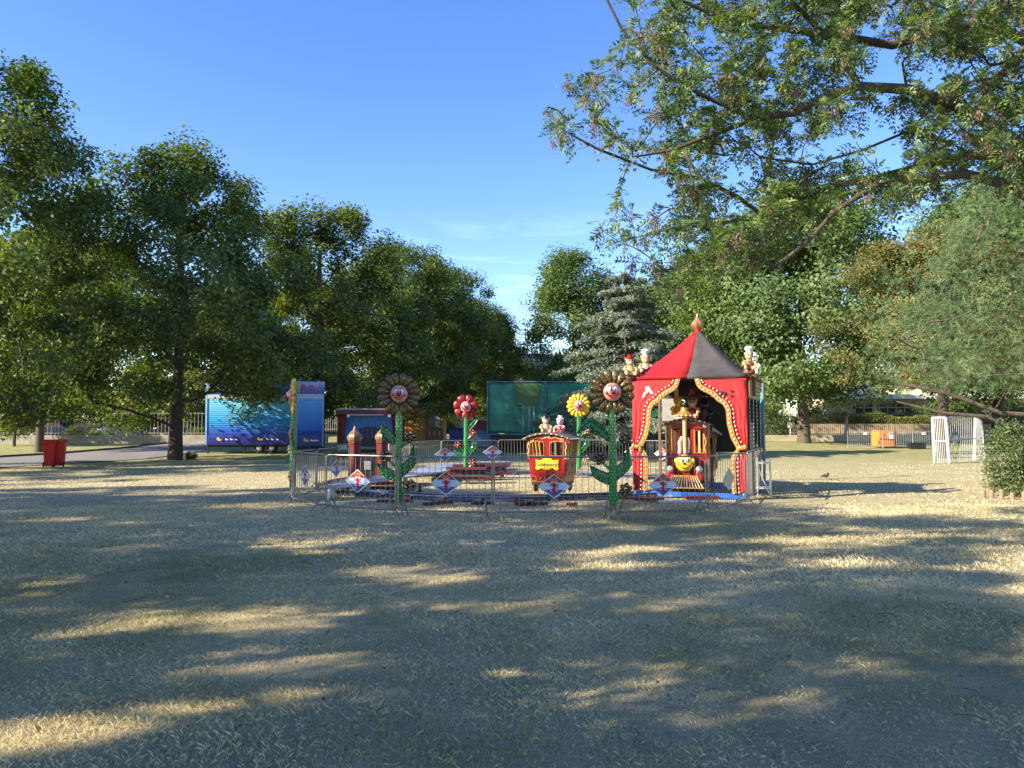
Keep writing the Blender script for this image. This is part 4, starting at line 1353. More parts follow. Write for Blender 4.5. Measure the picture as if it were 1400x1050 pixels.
# roof: eight gores with a hollow curve, red and black by turns
AP = 4.22
def roof_pt(ex, ey, s):
    k = (1 - s)
    z = EZ + (AP - EZ) * (s ** 1.32)
    return (cx + (ex - cx) * k * (1 + 0), cy + (ey - cy) * k, z)
corners = [(-.07, -.07), (TW / 2, -.07), (TW + .07, -.07), (TW + .07, TD / 2), (TW + .07, TD + .07), (TW / 2, TD + .07), (-.07, TD + .07), (-.07, TD / 2)]
gore_cols = [M_REDCLOTH, M_BLACKCLOTH, M_REDCLOTH, M_BLACKCLOTH, M_REDCLOTH, M_BLACKCLOTH, M_REDCLOTH, M_BLACKCLOTH]
for g in range(8):
    a, b = corners[g], corners[(g + 1) % 8]
    mb = MB(); vs, fs = [], []
    NS, NU = 12, 5
    for i in range(NS + 1):
        s = i / NS * .955
        for j in range(NU + 1):
            u = j / NU
            ex, ey = a[0] + (b[0] - a[0]) * u, a[1] + (b[1] - a[1]) * u
            p = roof_pt(ex, ey, s)
            dip = .035 * math.sin(PI * i / NS) * math.sin(PI * u)
            vs.append((p[0], p[1], p[2] - dip))
    for i in range(NS):
        for j in range(NU):
            q = i * (NU + 1) + j
            fs.append((q, q + 1, q + NU + 2, q + NU + 1))
    # valance strip below the eave
    o0 = len(vs)
    for j in range(NU + 1):
        u = j / NU
        vs.append((a[0] + (b[0] - a[0]) * u, a[1] + (b[1] - a[1]) * u, EZ - .085))
    for j in range(NU): fs.append((o0 + j, o0 + j + 1, j + 1, j))
    mb.add(vs, fs)
    ob = mb.build('roof_gore', gore_cols[g], tent, angle=50)
    so = ob.modifiers.new('thick', 'SOLIDIFY'); so.thickness = .008
MB().tube([(cx + .10 * math.cos(a), cy + .10 * math.sin(a), AP - .12 + .05 * math.sin(a)) for a in np.linspace(0, 6.2, 14)], .012, 5, closed=True).tube(
    [(cx + .13 * math.cos(a), cy + .13 * math.sin(a), AP - .19 - .05 * math.cos(a)) for a in np.linspace(0, 6.2, 14)], .012, 5, closed=True).build('rope', M_DARKRED, tent)
M_ONION = mat('copper_gold', (0.62, 0.33, 0.16), .35, .5, .2, 12)
onion_prof = [(.05, 0), (.075, .02), (.06, .05), (.10, .08), (.155, .16), (.165, .22), (.13, .29), (.07, .36), (.03, .43), (.012, .50), (.004, .56)]
MB().lathe([(r * .9, z * .82) for r, z in onion_prof], 24, 0, None, 8, .22).build('finial', M_ONION, tent, loc=(cx, cy, AP - .07))
MB().lathe([(.085, -.2), (.09, 0)], 12).build('finial_base', M_REDCLOTH, tent, loc=(cx, cy, AP - .02))

# curtains of the front
inner = [(1.19, 2.84), (1.13, 2.66), (1.02, 2.55), (.88, 2.48), (.76, 2.40), (.66, 2.29), (.55, 2.22), (.48, 2.10), (.46, 1.95), (.45, 1.78), (.41, 1.60), (.37, 1.44), (.28, 1.26), (.24, 1.20)]
lower = [(.24, 1.17), (.34, 1.05), (.38, .92), (.385, .7), (.375, .4), (.36, .14)]
def shift(poly, d):
    """move a curtain edge outwards (to lower u, higher z)"""
    out = []
    for i, p in enumerate(poly):
        a, b = poly[max(i - 1, 0)], poly[min(i + 1, len(poly) - 1)]
        tx, tz = b[0] - a[0], b[1] - a[1]; L = math.hypot(tx, tz)
        out.append((p[0] + tz / L * d, p[1] - tx / L * d))
    return out
def smooth_path(p, m=3):
    out = []
    for i in range(len(p) - 1):
        p0, p1, p2, p3 = p[max(i - 1, 0)], p[i], p[i + 1], p[min(i + 2, len(p) - 1)]
        for k in range(m):
            t = k / m
            out.append(tuple(.5 * ((2 * p1[q]) + (-p0[q] + p2[q]) * t + (2 * p0[q] - 5 * p1[q] + 4 * p2[q] - p3[q]) * t * t + (-p0[q] + 3 * p1[q] - 3 * p2[q] + p3[q]) * t ** 3) for q in (0, 1)))
    out.append(p[-1]); return out
inner_s, lower_s = smooth_path(inner), smooth_path(lower)
def band(outer, edge, y0, y1, mi=0, mirror=False):
    mb = MB()
    f = (lambda u: TW - u) if mirror else (lambda u: u)
    k = len(edge); vs, fs = [], []
    for p, q in zip(outer, edge):
        vs += [(f(p[0]), y0, p[1]), (f(q[0]), y0, q[1]), (f(p[0]), y1, p[1]), (f(q[0]), y1, q[1])]
    for i in range(k - 1):
        a, b = i * 4, i * 4 + 4
        fs += [(a, a + 1, b + 1, b), (a + 2, b + 2, b + 3, a + 3), (a + 1, a + 3, b + 3, b + 1), (a, b, b + 2, a + 2)]
    fs += [(0, 2, 3, 1), (len(vs) - 4, len(vs) - 3, len(vs) - 1, len(vs) - 2)]
    mb.add(vs, fs); return mb
def along(path, step, off=0.0):
    out, acc, nxt = [], 0.0, off
    for i in range(len(path) - 1):
        (x0, z0), (x1, z1) = path[i], path[i + 1]
        L = math.hypot(x1 - x0, z1 - z0)
        while nxt <= acc + L:
            t = (nxt - acc) / L if L else 0
            out.append((x0 + (x1 - x0) * t, z0 + (z1 - z0) * t)); nxt += step
        acc += L
    return out
for mirror in (False, True):
    f = (lambda u: TW - u) if mirror else (lambda u: u)
    ie, le = shift(inner_s, .115), shift(lower_s, .115)
    ie = [(max(p[0], .05), min(p[1], 2.84)) for p in ie]; le = [(max(p[0], .05), p[1]) for p in le]
    curt = empty('curtain', (0, 0, 0)); curt.parent = tent
    # the red cloth: rippled sheet between the outer post and the gold edge
    mb = MB(); vs, fs = [], []
    rows = ie + le
    NU = 9
    for i, p in enumerate(rows):
        for j in range(NU + 1):
            u = p[0] * j / NU
            rip = .018 * math.sin(j * 2.4 + .5 * math.sin(i * .35)) * (1 if i > 10 else i / 10)
            vs.append((f(u), -.03 + rip * .8, p[1]))
    for i in range(len(rows) - 1):
        for j in range(NU):
            q = i * (NU + 1) + j; fs.append((q, q + 1, q + NU + 2, q + NU + 1))
    mb.add(vs, fs); c = mb.build('cloth', M_REDCLOTH, curt, angle=60)
    c.modifiers.new('thick', 'SOLIDIFY').thickness = .02
    # strip of cloth above the first row up to the eave
    MB().prism([(f(0), 2.78), (f(1.22), 2.84), (f(1.22), 2.90), (f(0), 2.90)] if not mirror else [(f(1.22), 2.84), (f(0), 2.78), (f(0), 2.90), (f(1.22), 2.90)], -.045, -.02).build('pelmet', M_REDCLOTH, curt, False)
    band(ie, inner_s, -.075, -.02, mirror=mirror).build('gold_edge', M_GOLD, curt, False)
    band(le, lower_s, -.075, -.02, mirror=mirror).build('gold_edge', M_GOLD, curt, False)
    bl = MB()
    for path, y in ((shift(inner_s, .058), -.085), (shift(lower_s, .058), -.085), (shift(inner_s, .165), -.062), (shift(lower_s, .165), -.062)):
        for (u, z) in along(path, .098, .04):
            bl.ball((f(max(u, .03)), y, min(z, 2.80)), .020, 6, 4)
    bl.build('bulbs', M_BULB, curt)
    MB().ball((f(.12), -.09, 1.20), (.13, .05, .06), 10, 6).ball((f(.04), -.10, 1.22), (.05, .05, .07), 8, 6).ball((f(.2), -.10, 1.15), (.04, .03, .10), 8, 6).build('tieback', M_GOLD, curt)
# prints left on the cloth
lg_ = MB()
lg_.prism([(.24, 2.40), (.31, 2.42), (.38, 2.60), (.30, 2.52)], -.058, -.056)
lg_.prism([(.33, 2.66), (.42, 2.68), (.53, 2.50), (.46, 2.50), (.42, 2.58), (.38, 2.48), (.345, 2.55)], -.058, -.056)
lg_.build('white_logo', M_WHITE, tent, False)
link('lettering', text_mesh('lettering', 'm', .30, M_BROWNEDGE, .002, shear=.3, width=.24), tent, loc=(TW - .60, -.060, 2.48))
link('lettering', text_mesh('lettering', ':', .34, M_BROWNEDGE, .002, width=.08), tent, loc=(TW - .34, -.060, 2.50))
# frame posts, plinth, black sheets for the shade inside
for (x, y) in ((0.03, 0), (TW - .03, 0), (TW - .03, TD), (0.03, TD)):
    MB().box((x, y + .03, 1.45), (.07, .07, 2.9)).build('post', M_REDCLOTH if y == 0 else mat('brown_post', (.16, .09, .05), .7), tent, False, bevel=.006)
MB().box((TW / 2, .04, .07), (TW, .10, .12)).build('plinth', M_BLUE, tent, False, bevel=.01)
MB().box((TW / 2, TD - .02, .10), (TW, .10, .17)).build('plinth', M_BLUE, tent, False, bevel=.01)
MB().box((TW * .62, TD + .02, 1.75), (TW * .58, .04, 1.5)).build('interior_shade_sheet', M_BLACK, tent, False)  # black sheet stands in for the shade inside the tent
MB().box((TW * .5, TD + .03, 2.72), (TW * .98, .04, .42)).build('interior_shade_sheet', M_BLACK, tent, False)  # black strip stands in for the shaded underside of the roof
MB().box((.52, TD - .02, 2.45), (.10, .06, 1.0)).build('lamp_column', M_GOLDPALE, tent, False, bevel=.01)
MB().box((.30, TD - .05, 2.15), (.36, .05, .62)).build('grey_panel', mat('grey_panel', (.30, .29, .27), .6), tent, False)
MB().box((.40, TD * .7, .9), (.05, .05, 1.8)).build('inner_post', mat('brown_post', (1, 1, 1)), tent, False)
# right side: studded lattice strip on top, dark uprights with bulbs
M_LATT = mat('studded_grey', (.22, .18, .14), .6, 0, .3, 40)
sd_ = MB().box((TW + .01, TD / 2, 2.62), (.03, TD - .1, .52)).build('side_frieze', M_LATT, tent, False)
bl = MB()
for i in range(22):
    for k in range(5): bl.ball((TW + .03, .12 + i * .12 + (k % 2) * .06, 2.42 + k * .1), .02, 5, 3)
bl.build('studs', M_GOLDPALE, sd_)
for i in range(4):
    y = .35 + i * .75
    u_ = MB().box((TW - .01, y, 1.25), (.07, .16, 2.3)).build('side_upright', M_BLACK, tent, False)
    b_ = MB()
    for k in range(24): b_.ball((TW + .03, y - .07, .2 + k * .092), .013, 5, 3)
    b_.build('bulbs', M_BULB, u_)
# turquoise banner on its own frame beyond the tent
bn = empty('banner_frame', (X(1040, 21.3), 21.3, 0), TA - .9, 'narrow turquoise banner on a grey frame behind the right side of the tent', 'banner')
MB().box((0, 0, 1.85), (.22, .03, 1.55)).build('banner', mat('turquoise_cloth', (.05, .50, .36), .6, bump=.2), bn, False)
MB().box((.13, 0, 1.45), (.05, .05, 2.9)).box((-.13, 0, .85), (.03, .04, 1.7)).build('frame', mat('grey_blue_frame', (.22, .27, .32), .5), bn, False)
# folding aluminium steps at the tent's right corner
stp = empty('metal_steps', (X(1041, 18.4), 18.4, 0), -.3, 'small bare aluminium step frame at the right corner of the tent', 'steps')
MB().tube([(-.12, 0, .02), (-.12, 0, .95)], .018, 6).tube([(.18, 0, .02), (.18, 0, .95)], .018, 6).tube([(-.12, .4, .02), (-.12, .4, .8)], .018, 6).tube([(.18, .4, .02), (.18, .4, .8)], .018, 6).tube([(-.12, 0, .75), (.16, .05, .05)], .016, 6).build('frame', M_STEEL_BARE, stp)
for z in (.22, .82): MB().box((.03, .2, z), (.34, .42, .04)).build('tread', M_STEEL_BARE, stp, False, bevel=.005)

# small onion on a pole behind the tent
op = empty('onion_pole', (X(967, 23), 23.0, 0), 0, 'copper onion knob on a pole just behind the tent roof', 'pole')
MB().tube([(0, 0, 0), (0, 0, 4.0)], .05, 8).build('pole', M_RED, op)
MB().lathe([(r * .75, z * .75) for r, z in onion_prof], 20, 0, None, 8, .22).build('finial', M_ONION, op, loc=(0, 0, 3.98))

# figures standing on the tent's corners: each on its own little stand
def on_tent(u, v): return FL + Matrix.Rotation(TA, 3, 'Z') @ Vector((u, v, 0))
for (u, v, z, s, rz, args, lab) in (
        (-.06, -.02, 2.93, .78, .1, (M_TAN, M_WHITE, M_RED, M_GOLDPALE, 'top'), 'toy bear with a red top hat on the left front corner of the tent'),
        (.02, 1.25, 3.05, .85, .0, (M_TAN, M_WHITE, M_WHITE, M_PINK, 'chef'), 'toy figure in pink with a white hat beside the tent roof'),
        (TW + .06, .05, 3.0, .72, -.1, (M_TAN, M_WHITE, M_WHITE, M_BROWN, 'chef'), 'toy cook with a white hat on the right corner of the tent'),
        (TW + .10, .62, 2.93, .80, -.6, (M_WHITE, M_WHITE, M_WHITE, M_RED, 'cap'), 'black and white toy figure in red trousers behind the cook on the tent')):
    p = on_tent(u, v)
    figure(lab, p.x, p.y, z, rz, s, *args)
for u, v, z in ((-.06, -.02, 2.93), (.02, 1.25, 3.05), (TW + .06, .05, 3.0), (TW + .10, .62, 2.93)):
    MB().lathe([(.14, z - EZ - .06), (.14, z - EZ + .0)], 12).tube([(0, 0, -.5), (0, 0, z - EZ)], .04, 6).build('figure_stand', M_BROWN, tent, loc=(u, v, EZ))

# ------------------------------------------------------------------ locomotive in the tent opening
lp = on_tent(TW * .47, -.10)
loco = empty('toy_locomotive', (lp.x, lp.y, .02), TA + .12, 'little locomotive with a smiling yellow face and gold chimney in the tent opening', 'locomotive')
MB().box((0, .85, .27), (.72, 1.7, .14)).box((0, 1.2, .15), (.4, 1.3, .12)).build('chassis', M_NAVY, loco, bevel=.01)
MB().lathe([(.18, 0), (.235, .02), (.24, .06), (.235, .10), (.225, .12), (.225, .75), (.24, .76), (.24, .80)], 22, 0, TR(0, .04, .80) @ RX(-PI / 2)).build('boiler', M_DARKRED, loco)
fc = MB().ball((0, 0, 0), (.205, .12, .205), 18, 12).build('face', M_YELLOW, loco, loc=(0, .03, .80))
for sx in (-1, 1):
    MB().ball((sx * .055, -.115, .075), (.042, .02, .058), 10, 7).build('eye', M_WHITE, fc)
    MB().ball((sx * .045, -.135, .068), (.018, .010, .028), 8, 5).build('pupil', M_BLUE, fc)
    MB().ball((sx * .125, -.085, -.01), (.04, .02, .04), 8, 6).build('cheek', M_ORANGE, fc)
    MB().ball((sx * .20, .0, .06), (.04, .04, .06), 8, 6).build('ear', M_YELLOW, fc)
MB().ball((0, -.13, .005), (.035, .03, .03), 8, 6).build('nose', M_RED, fc)
MB().tube([(.14 * math.cos(a), -.118 + .03 * abs(math.cos(a)), .02 + .13 * math.sin(a)) for a in np.linspace(PI * 1.08, PI * 1.92, 12)], .008, 5).build('mouth', M_DARKRED, fc)
MB().ball((0, -.10, -.105), (.035, .02, .025), 8, 5).build('tongue', M_ORANGE, fc)
MB().lathe([(.075, 1.0), (.055, 1.04), (.050, 1.10), (.050, 1.86), (.06, 1.88), (.06, 1.9)], 14).build('chimney', M_GOLDPALE, loco, loc=(0, .20, 0))
cap = MB().lathe([(.09, 1.9), (.235, 1.915), (.245, 1.94), (.18, 1.99), (.10, 2.05), (.085, 2.13)], 18).build('chimney_cap', M_GOLD, loco, loc=(0, .20, 0))
bl = MB()
for i in range(14): bl.ball((.245 * math.cos(i * .449), .245 * math.sin(i * .449), 1.935), .02, 6, 4)
bl.build('bulbs', M_BULB, cap)
for sx in (-1, 1):
    MB().ball((sx * .115, .14, 1.06), (.055, .05, .065), 8, 6).tube([(sx * .11, .16, 1.08), (sx * .12, .2, 1.3), (sx * .07, .24, 1.42)], [.045, .05, .04], 7).build('sculpted_arm', M_PINK if sx < 0 else M_BLACK, loco)
    h = MB().lathe([(.03, .10), (.07, .06), (.085, 0), (.075, -.01)], 14, 0, RX(PI / 2)).build('headlamp', M_STEEL_BARE, loco, loc=(sx * .34, -.02, .66), rot=(0, 0, 0))
    MB().lathe([(.07, 0), (.06, .012), (.02, .02)], 12, 0, RX(PI / 2)).build('lens', M_BULB, h)
    MB().box((sx * .34, .12, .50), (.16, .3, .24)).build('cylinder_box', M_RED, loco, bevel=.03)
cow = MB().box((0, -.02, .50), (.62, .05, .04)).build('cowcatcher', M_GOLD, loco)
for i in range(13):
    t = (i - 6) / 6
    MB().tube([(t * .28, -.03, .49), (t * .44, -.22, .23)], .013, 5).build('slat', mat('worn_brass', (.34, .25, .13), .5, .4, .2, 9), cow)
MB().tube([(-.46, -.22, .23), (.46, -.22, .23)], .016, 6).build('rail', M_GOLD, cow)
# cab
cw = .50
MB().box((0, .86, .62), (1.0, .05, .70)).build('cab_front', M_RED, loco, bevel=.01)
for x in (-.455, -.14, .14, .455):
    MB().box((x, .86, 1.30), (.09, .05, .68)).build('cab_post', M_RED, loco, bevel=.008)
MB().prism([(-.50, 1.62), (.50, 1.62), (.50, 1.72)] + [(x, 1.72 + .13 * (1 - (x / .5) ** 2)) for x in np.linspace(.4, -.4, 9)] + [(-.50, 1.72)], .835, .885).build('cab_header', M_RED, loco, False)
for sx in (-1, 1):
    MB().tube([(sx * .30 - .11, .825, 1.02), (sx * .30 + .11, .825, 1.02), (sx * .30 + .11, .825, 1.58), (sx * .30 - .11, .825, 1.58)], .02, 6, closed=True).build('window_frame', M_ORANGE, loco)
    MB().box((sx * .30, .84, 1.30), (.05, .02, .54)).build('shutter', M_GOLDPALE, loco)
    q = MB(); q.tube(swirl(sx * .42, 1.66, .05, 90, 90 + sx * 420, .82), .011, 5)
    q.tube([(sx * .46, .82, 1.6), (sx * .42, .82, 1.45), (sx * .47, .82, 1.3), (sx * .43, .82, 1.15), (sx * .46, .82, 1.02)], .012, 5)
    q.tube([(sx * .05, .82, 1.80), (sx * .16, .82, 1.75), (sx * .28, .82, 1.79)], .012, 5); q.build('scroll', M_GOLDPALE, loco)
    MB().box((sx * .48, 1.5, .62), (.04, 1.24, .66)).build('cab_side', M_DARKRED, loco, bevel=.008)
    for y in (1.2, 1.65, 2.08): MB().tube([(sx * .48, y, .94), (sx * .48, y, 1.3), (sx * .48, y, 1.7)], [.04, .025, .035], 7).build('side_post', M_GOLD, loco)
MB().box((0, 2.1, 1.2), (.95, .05, 1.0)).build('cab_back', M_DARKRED, loco)
vs, fs = [], []
for y in (.72, 2.25):
    for x in np.linspace(-.60, .60, 13): vs.append((x, y, 1.69 + .16 * (1 - (x / .6) ** 2)))
    for x in np.linspace(-.60, .60, 13): vs.append((x, y, 1.72 + .17 * (1 - (x / .6) ** 2)))
for i in range(12):
    fs += [(i, i + 1, 27 + i, 26 + i), (13 + i, 39 + i, 40 + i, 14 + i), (i, 13 + i, 14 + i, i + 1), (26 + i, 27 + i, 40 + i, 39 + i)]
fs += [(0, 26, 39, 13), (12, 25, 51, 38)]
rf = MB().add(vs, fs).build('cab_roof', M_ROOFWOOD, loco, angle=30)
bl = MB()
for i in range(11):
    x = -.55 + i * .11; bl.ball((x, .71, 1.70 + .16 * (1 - (x / .6) ** 2)), .02, 6, 4)
bl.build('bulbs', M_BULB, rf)
wm2 = MB().lathe([(.05, -.03), (.14, -.03), (.16, -.02), (.16, .02), (.14, .03), (.05, .03)], 18, 0, RY(PI / 2)).mesh('wheel', M_RED)
for y in (.35, .95, 1.7):
    for sx in (-1, 1): link('wheel', wm2, loco, loc=(sx * .36, y, .16))
LR = Matrix.Rotation(TA + .12, 3, 'Z')
for (lx, ly, z, s, args, lab) in ((-.20, .66, 1.96, .72, (M_YELLOW, M_ORANGE, M_ORANGE, M_ORANGE, 'cap'), 'yellow and orange toy bird figure left on the locomotive roof'),
                              (.15, .74, 1.88, .84, (M_TAN, M_WHITE, M_BROWN, M_RED, 'cap'), 'brown toy figure in a dark red coat in the middle of the locomotive roof'),
                              (.16, 1.25, 2.0, .92, (M_BROWN, M_TAN, M_RED, M_DARKRED, 'top'), 'dark toy figure with a bright red hat at the back of the locomotive roof'),
                              (.42, 1.15, 1.84, .85, (M_BLACK, M_BROWN, M_BLACK, M_BROWN, 'cap'), 'black toy figure at the right of the locomotive roof')):
    p = Vector((lp.x, lp.y, 0)) + LR @ Vector((lx, ly, 0))
    figure(lab, p.x, p.y, z, TA + .1, s, *args)
p = Vector((lp.x, lp.y, 0)) + LR @ Vector((.12, 2.65, 0))
carriage('dark red carriage coupled behind the locomotive inside the tent', (p.x, p.y, .05), TA + .12, 1.12, plate=False, Ln=1.5)

# ------------------------------------------------------------------ track, platform and loose parts inside the barriers
TC = (0.1, 22.6); TRX, TRY = 5.2, 4.7
track = empty('train_track', (TC[0], TC[1], 0), 0, 'low oval train track lying on the grass inside the barriers', 'track')
def oval(k, n=72):
    return [((TRX + k) * math.cos(2 * PI * i / n), (TRY + k) * math.sin(2 * PI * i / n)) for i in range(n)]
for k in (-.30, .30):
    MB().tube([(x, y, .075) for x, y in oval(k)], .028, 6, closed=True).build('rail', M_RAIL, track)
slm = MB().box((0, 0, .035), (1.0, .16, .05)).mesh('sleeper', M_DARKRED, False)
slw = MB().box((0, 0, .035), (1.0, .16, .05)).mesh('sleeper', M_RAIL, False)
for i in range(40):
    a = 2 * PI * i / 40
    link('sleeper', slm if i % 3 == 0 else slw, track, loc=(TRX * math.cos(a), TRY * math.sin(a), 0), rot=(0, 0, math.atan2(TRX * math.sin(a), TRY * math.cos(a))))
pad = mat('dark_blue_floor', (.045, .06, .10), .5)
vs, fs = [], []
for i in range(73):
    a = 2 * PI * i / 72
    for k in (-.42, .42): vs.append(((TRX + k) * math.cos(a), (TRY + k) * math.sin(a), .022)); vs.append(((TRX + k) * math.cos(a), (TRY + k) * math.sin(a), -.02))
for i in range(72):
    q = i * 4; fs += [(q, q + 2, q + 6, q + 4), (q + 1, q, q + 4, q + 5), (q + 2, q + 3, q + 7, q + 6)]
MB().add(vs, fs).build('track_bed', pad, track, False)

# loading platform: grey boards that sweep from the left barrier up to the middle
def ribbon(path, w, z, th):
    mb = MB(); vs, fs = [], []
    k = len(path)
    for i, (x, y, ww) in enumerate(path):
        a, b = path[max(i - 1, 0)], path[min(i + 1, k - 1)]
        tx, ty = b[0] - a[0], b[1] - a[1]; L = math.hypot(tx, ty); nx, ny = -ty / L * ww / 2, tx / L * ww / 2
        vs += [(x + nx, y + ny, z), (x - nx, y - ny, z), (x + nx, y + ny, z - th), (x - nx, y - ny, z - th)]
    for i in range(k - 1):
        q = i * 4; fs += [(q, q + 1, q + 5, q + 4), (q + 2, q + 6, q + 7, q + 3), (q + 1, q + 3, q + 7, q + 5), (q, q + 4, q + 6, q + 2)]
    fs += [(0, 2, 3, 1), ((k - 1) * 4, (k - 1) * 4 + 1, (k - 1) * 4 + 3, (k - 1) * 4 + 2)]
    return mb.add(vs, fs)
pf = empty('loading_platform', (0, 0, 0), 0, 'long curved grey platform leading from the left barrier to the middle of the ride', 'platform')
def gp(px, py, z=0.0):
    d = (EYE - z) * FPX / (py - 580.0)
    return (X(px, d), d)
pth = [(454, 664, .6), (480, 660, .6), (505, 656, .6), (530, 652.5, .6), (555, 649, .62), (580, 646, .65), (598, 640.5, 1.3), (615, 637, 1.75), (640, 634, 1.6), (665, 631.5, 1.1), (690, 630, .7)]
P3 = [(*gp(a, b, .30), w) for a, b, w in pth]
for i in range(len(P3) - 1):
    ribbon([P3[i], tuple((P3[i][q] * .02 + P3[i + 1][q] * .98) for q in range(3))], 0, .30, .045).build('deck_panel', M_GREYMET, pf, False)
for i in (0, 2, 4, 6, 8, 10):
    x, y, w = P3[i]
    MB().box((x, y, .125), (.06, w * .8, .25)).build('trestle', M_WHITE if i < 3 else M_RAIL, pf, False)
# dismantled parts lying about
rr = random.Random(5)
def loose(px, py, L, W, Hh, rz, m, label, z=0.0, cat='ride part', name='ride_part', group='dismantled ride parts on the grass'):
    x, y = gp(px, py)
    o = MB().box((0, 0, Hh / 2), (L, W, Hh)).box((L * .35, 0, Hh + .012), (L * .2, W * .7, .022), 1).build(name, [m, M_STEEL], None, False, loc=(x, y, z), rot=(0, 0, rz), bevel=.008)
    return tag(o, label, cat, group)
loose(512, 671, 1.5, .16, .07, -.15, M_DARKRED, 'long red beam lying left of the left clown flower', z=.05)
loose(535, 668, 1.3, .16, .07, .25, M_RED, 'red beam crossing behind the left clown flower stem', z=.13)
loose(505, 675, 1.1, .15, .06, -.45, M_WHITE, 'white beam lying slanted left of the left clown flower', z=.05)
loose(530, 664, .9, .14, .06, -.4, M_WHITE, 'short white beam on top of the red beams', z=.22)
loose(606, 688, .45, .16, .08, .3, M_DARKRED, 'short red block on the grass right of the left clown flower')
loose(590, 690, .34, .14, .07, .35, M_BLACK, 'black block beside the short red block')
loose(541, 685, .8, .12, .05, .1, M_DARKRED, 'flat red strip at the foot of the left clown flower')
loose(660, 689, .5, .12, .06, .2, M_BLACK, 'thin black block near the middle barrier foot')
loose(717, 690, .42, .15, .08, .5, M_DARKRED, 'short red block in front of the small red carriage')
loose(737, 690, .36, .14, .07, .35, M_BLACK, 'black block beside the red one before the small carriage')
loose(781, 690, .24, .1, .05, 0, M_RED, 'tiny red block at the right of the small carriage')
loose(886, 683, .7, .2, .06, -.2, M_DARKRED, 'red board on the grass before the tent plinth')
loose(912, 678, .95, .34, .05, .1, M_GREYMET, 'pale blue board lying before the tent plinth')
loose(945, 670, .8, .5, .05, .3, mat('pale_blue_board', (.30, .50, .75), .5), 'pale blue board lying beside the locomotive')
loose(930, 686, 1.0, .14, .05, .02, M_WHITE, 'white strip lying before the tent plinth')
loose(958, 681, .8, .2, .06, .05, M_DARKRED, 'red board lying below the locomotive')
stacks = [(652, 655, 1.5), (668, 652, 1.3), (640, 660, 1.2)]
for j, (px, py, L) in enumerate(stacks):
    x, y = gp(px, py)
    for k in range(5):
        m = (M_DARKRED, M_RAIL, M_DARKRED, M_NAVY, mat('worn_red', (.11, .012, .014), .6, 0, .3, 4))[k]
        o = MB().box((0, 0, .035), (L, .3, .07)).build('ride_beam', m, None, False, loc=(x + rr.uniform(-.12, .12), y + rr.uniform(-.1, .1), .12 + k * .072), rot=(0, 0, rr.uniform(-.18, .18)), bevel=.006)
        tag(o, '%s of the %s beam stack beside the grey platform' % (('lowest dark red beam', 'grey beam second from the ground', 'dark red beam in the middle', 'navy beam second from the top', 'topmost dark red beam')[k], ('middle', 'right', 'left')[j]),
            'beam', 'stacked ride beams in the middle of the ride')
    tag(MB().box((0, 0, .06), (.12, .34, .12)).box((L * .35, 0, .06), (.12, .34, .12)).box((-L * .35, 0, .06), (.12, .34, .12)).build('ride_trestle', M_RAIL, None, False, loc=(x, y, 0)), 'low grey trestle under the %s stack of beams' % ('middle', 'right', 'left')[j], 'trestle', 'low trestles under the beam stacks')
tag(MB().lathe([(.10, 0), (.09, .03), (.03, .05), (.025, .22)], 10).build('ride_jack', M_BLACK, None, loc=(*gp(575, 672), 0)), 'small black jack standing behind the left clown flower', 'jack')

# red entrance towers with onion tops
for (px, d, lab) in ((485.5, 21.6, 'left red entrance tower with a striped onion top'), (523, 22.4, 'right red entrance tower, half hidden by the left clown flower')):
    o = empty('entrance_tower', (X(px, d), d, 0), .1, lab, 'tower', 'red onion topped towers')
    MB().box((0, 0, .06), (.42, .42, .12)).build('base', M_DARKRED, o, bevel=.01)
    MB().lathe([(.165, .12), (.165, 1.18), (.185, 1.2), (.185, 1.25)], 8).build('shaft', mat('shaded_tower_red', (.14, .008, .008), .5, 0, .2, 5), o, angle=30)  # red darkened so the colour carries the shade on the towers
    bk = MB()
    for z in np.arange(.22, 1.2, .13):
        bk.tube([(.168 * math.cos(a), .168 * math.sin(a), z) for a in np.linspace(0, 2 * PI, 9)[:-1]], .006, 4, closed=True)
    bk.build('brick_line', M_DARKRED, o)
    MB().lathe([(.14, 1.25), (.17, 1.29), (.195, 1.36), (.18, 1.44), (.12, 1.52), (.05, 1.60), (.015, 1.70)], 20, 0, None, 8, .2).build('onion', mat('striped_brown', (.32, .17, .08), .4, 0, .35, 14), o)
tag(MB().box((0, 0, .45), (.5, .3, .9)).box((.05, -.16, .55), (.2, .03, .25), 1).build('ticket_counter', [M_BLACK, M_STEEL_BARE], None, False, loc=(X(503, 22.5), 22.5, 0), bevel=.02), 'dark control desk with a pale plate between the red towers', 'desk')

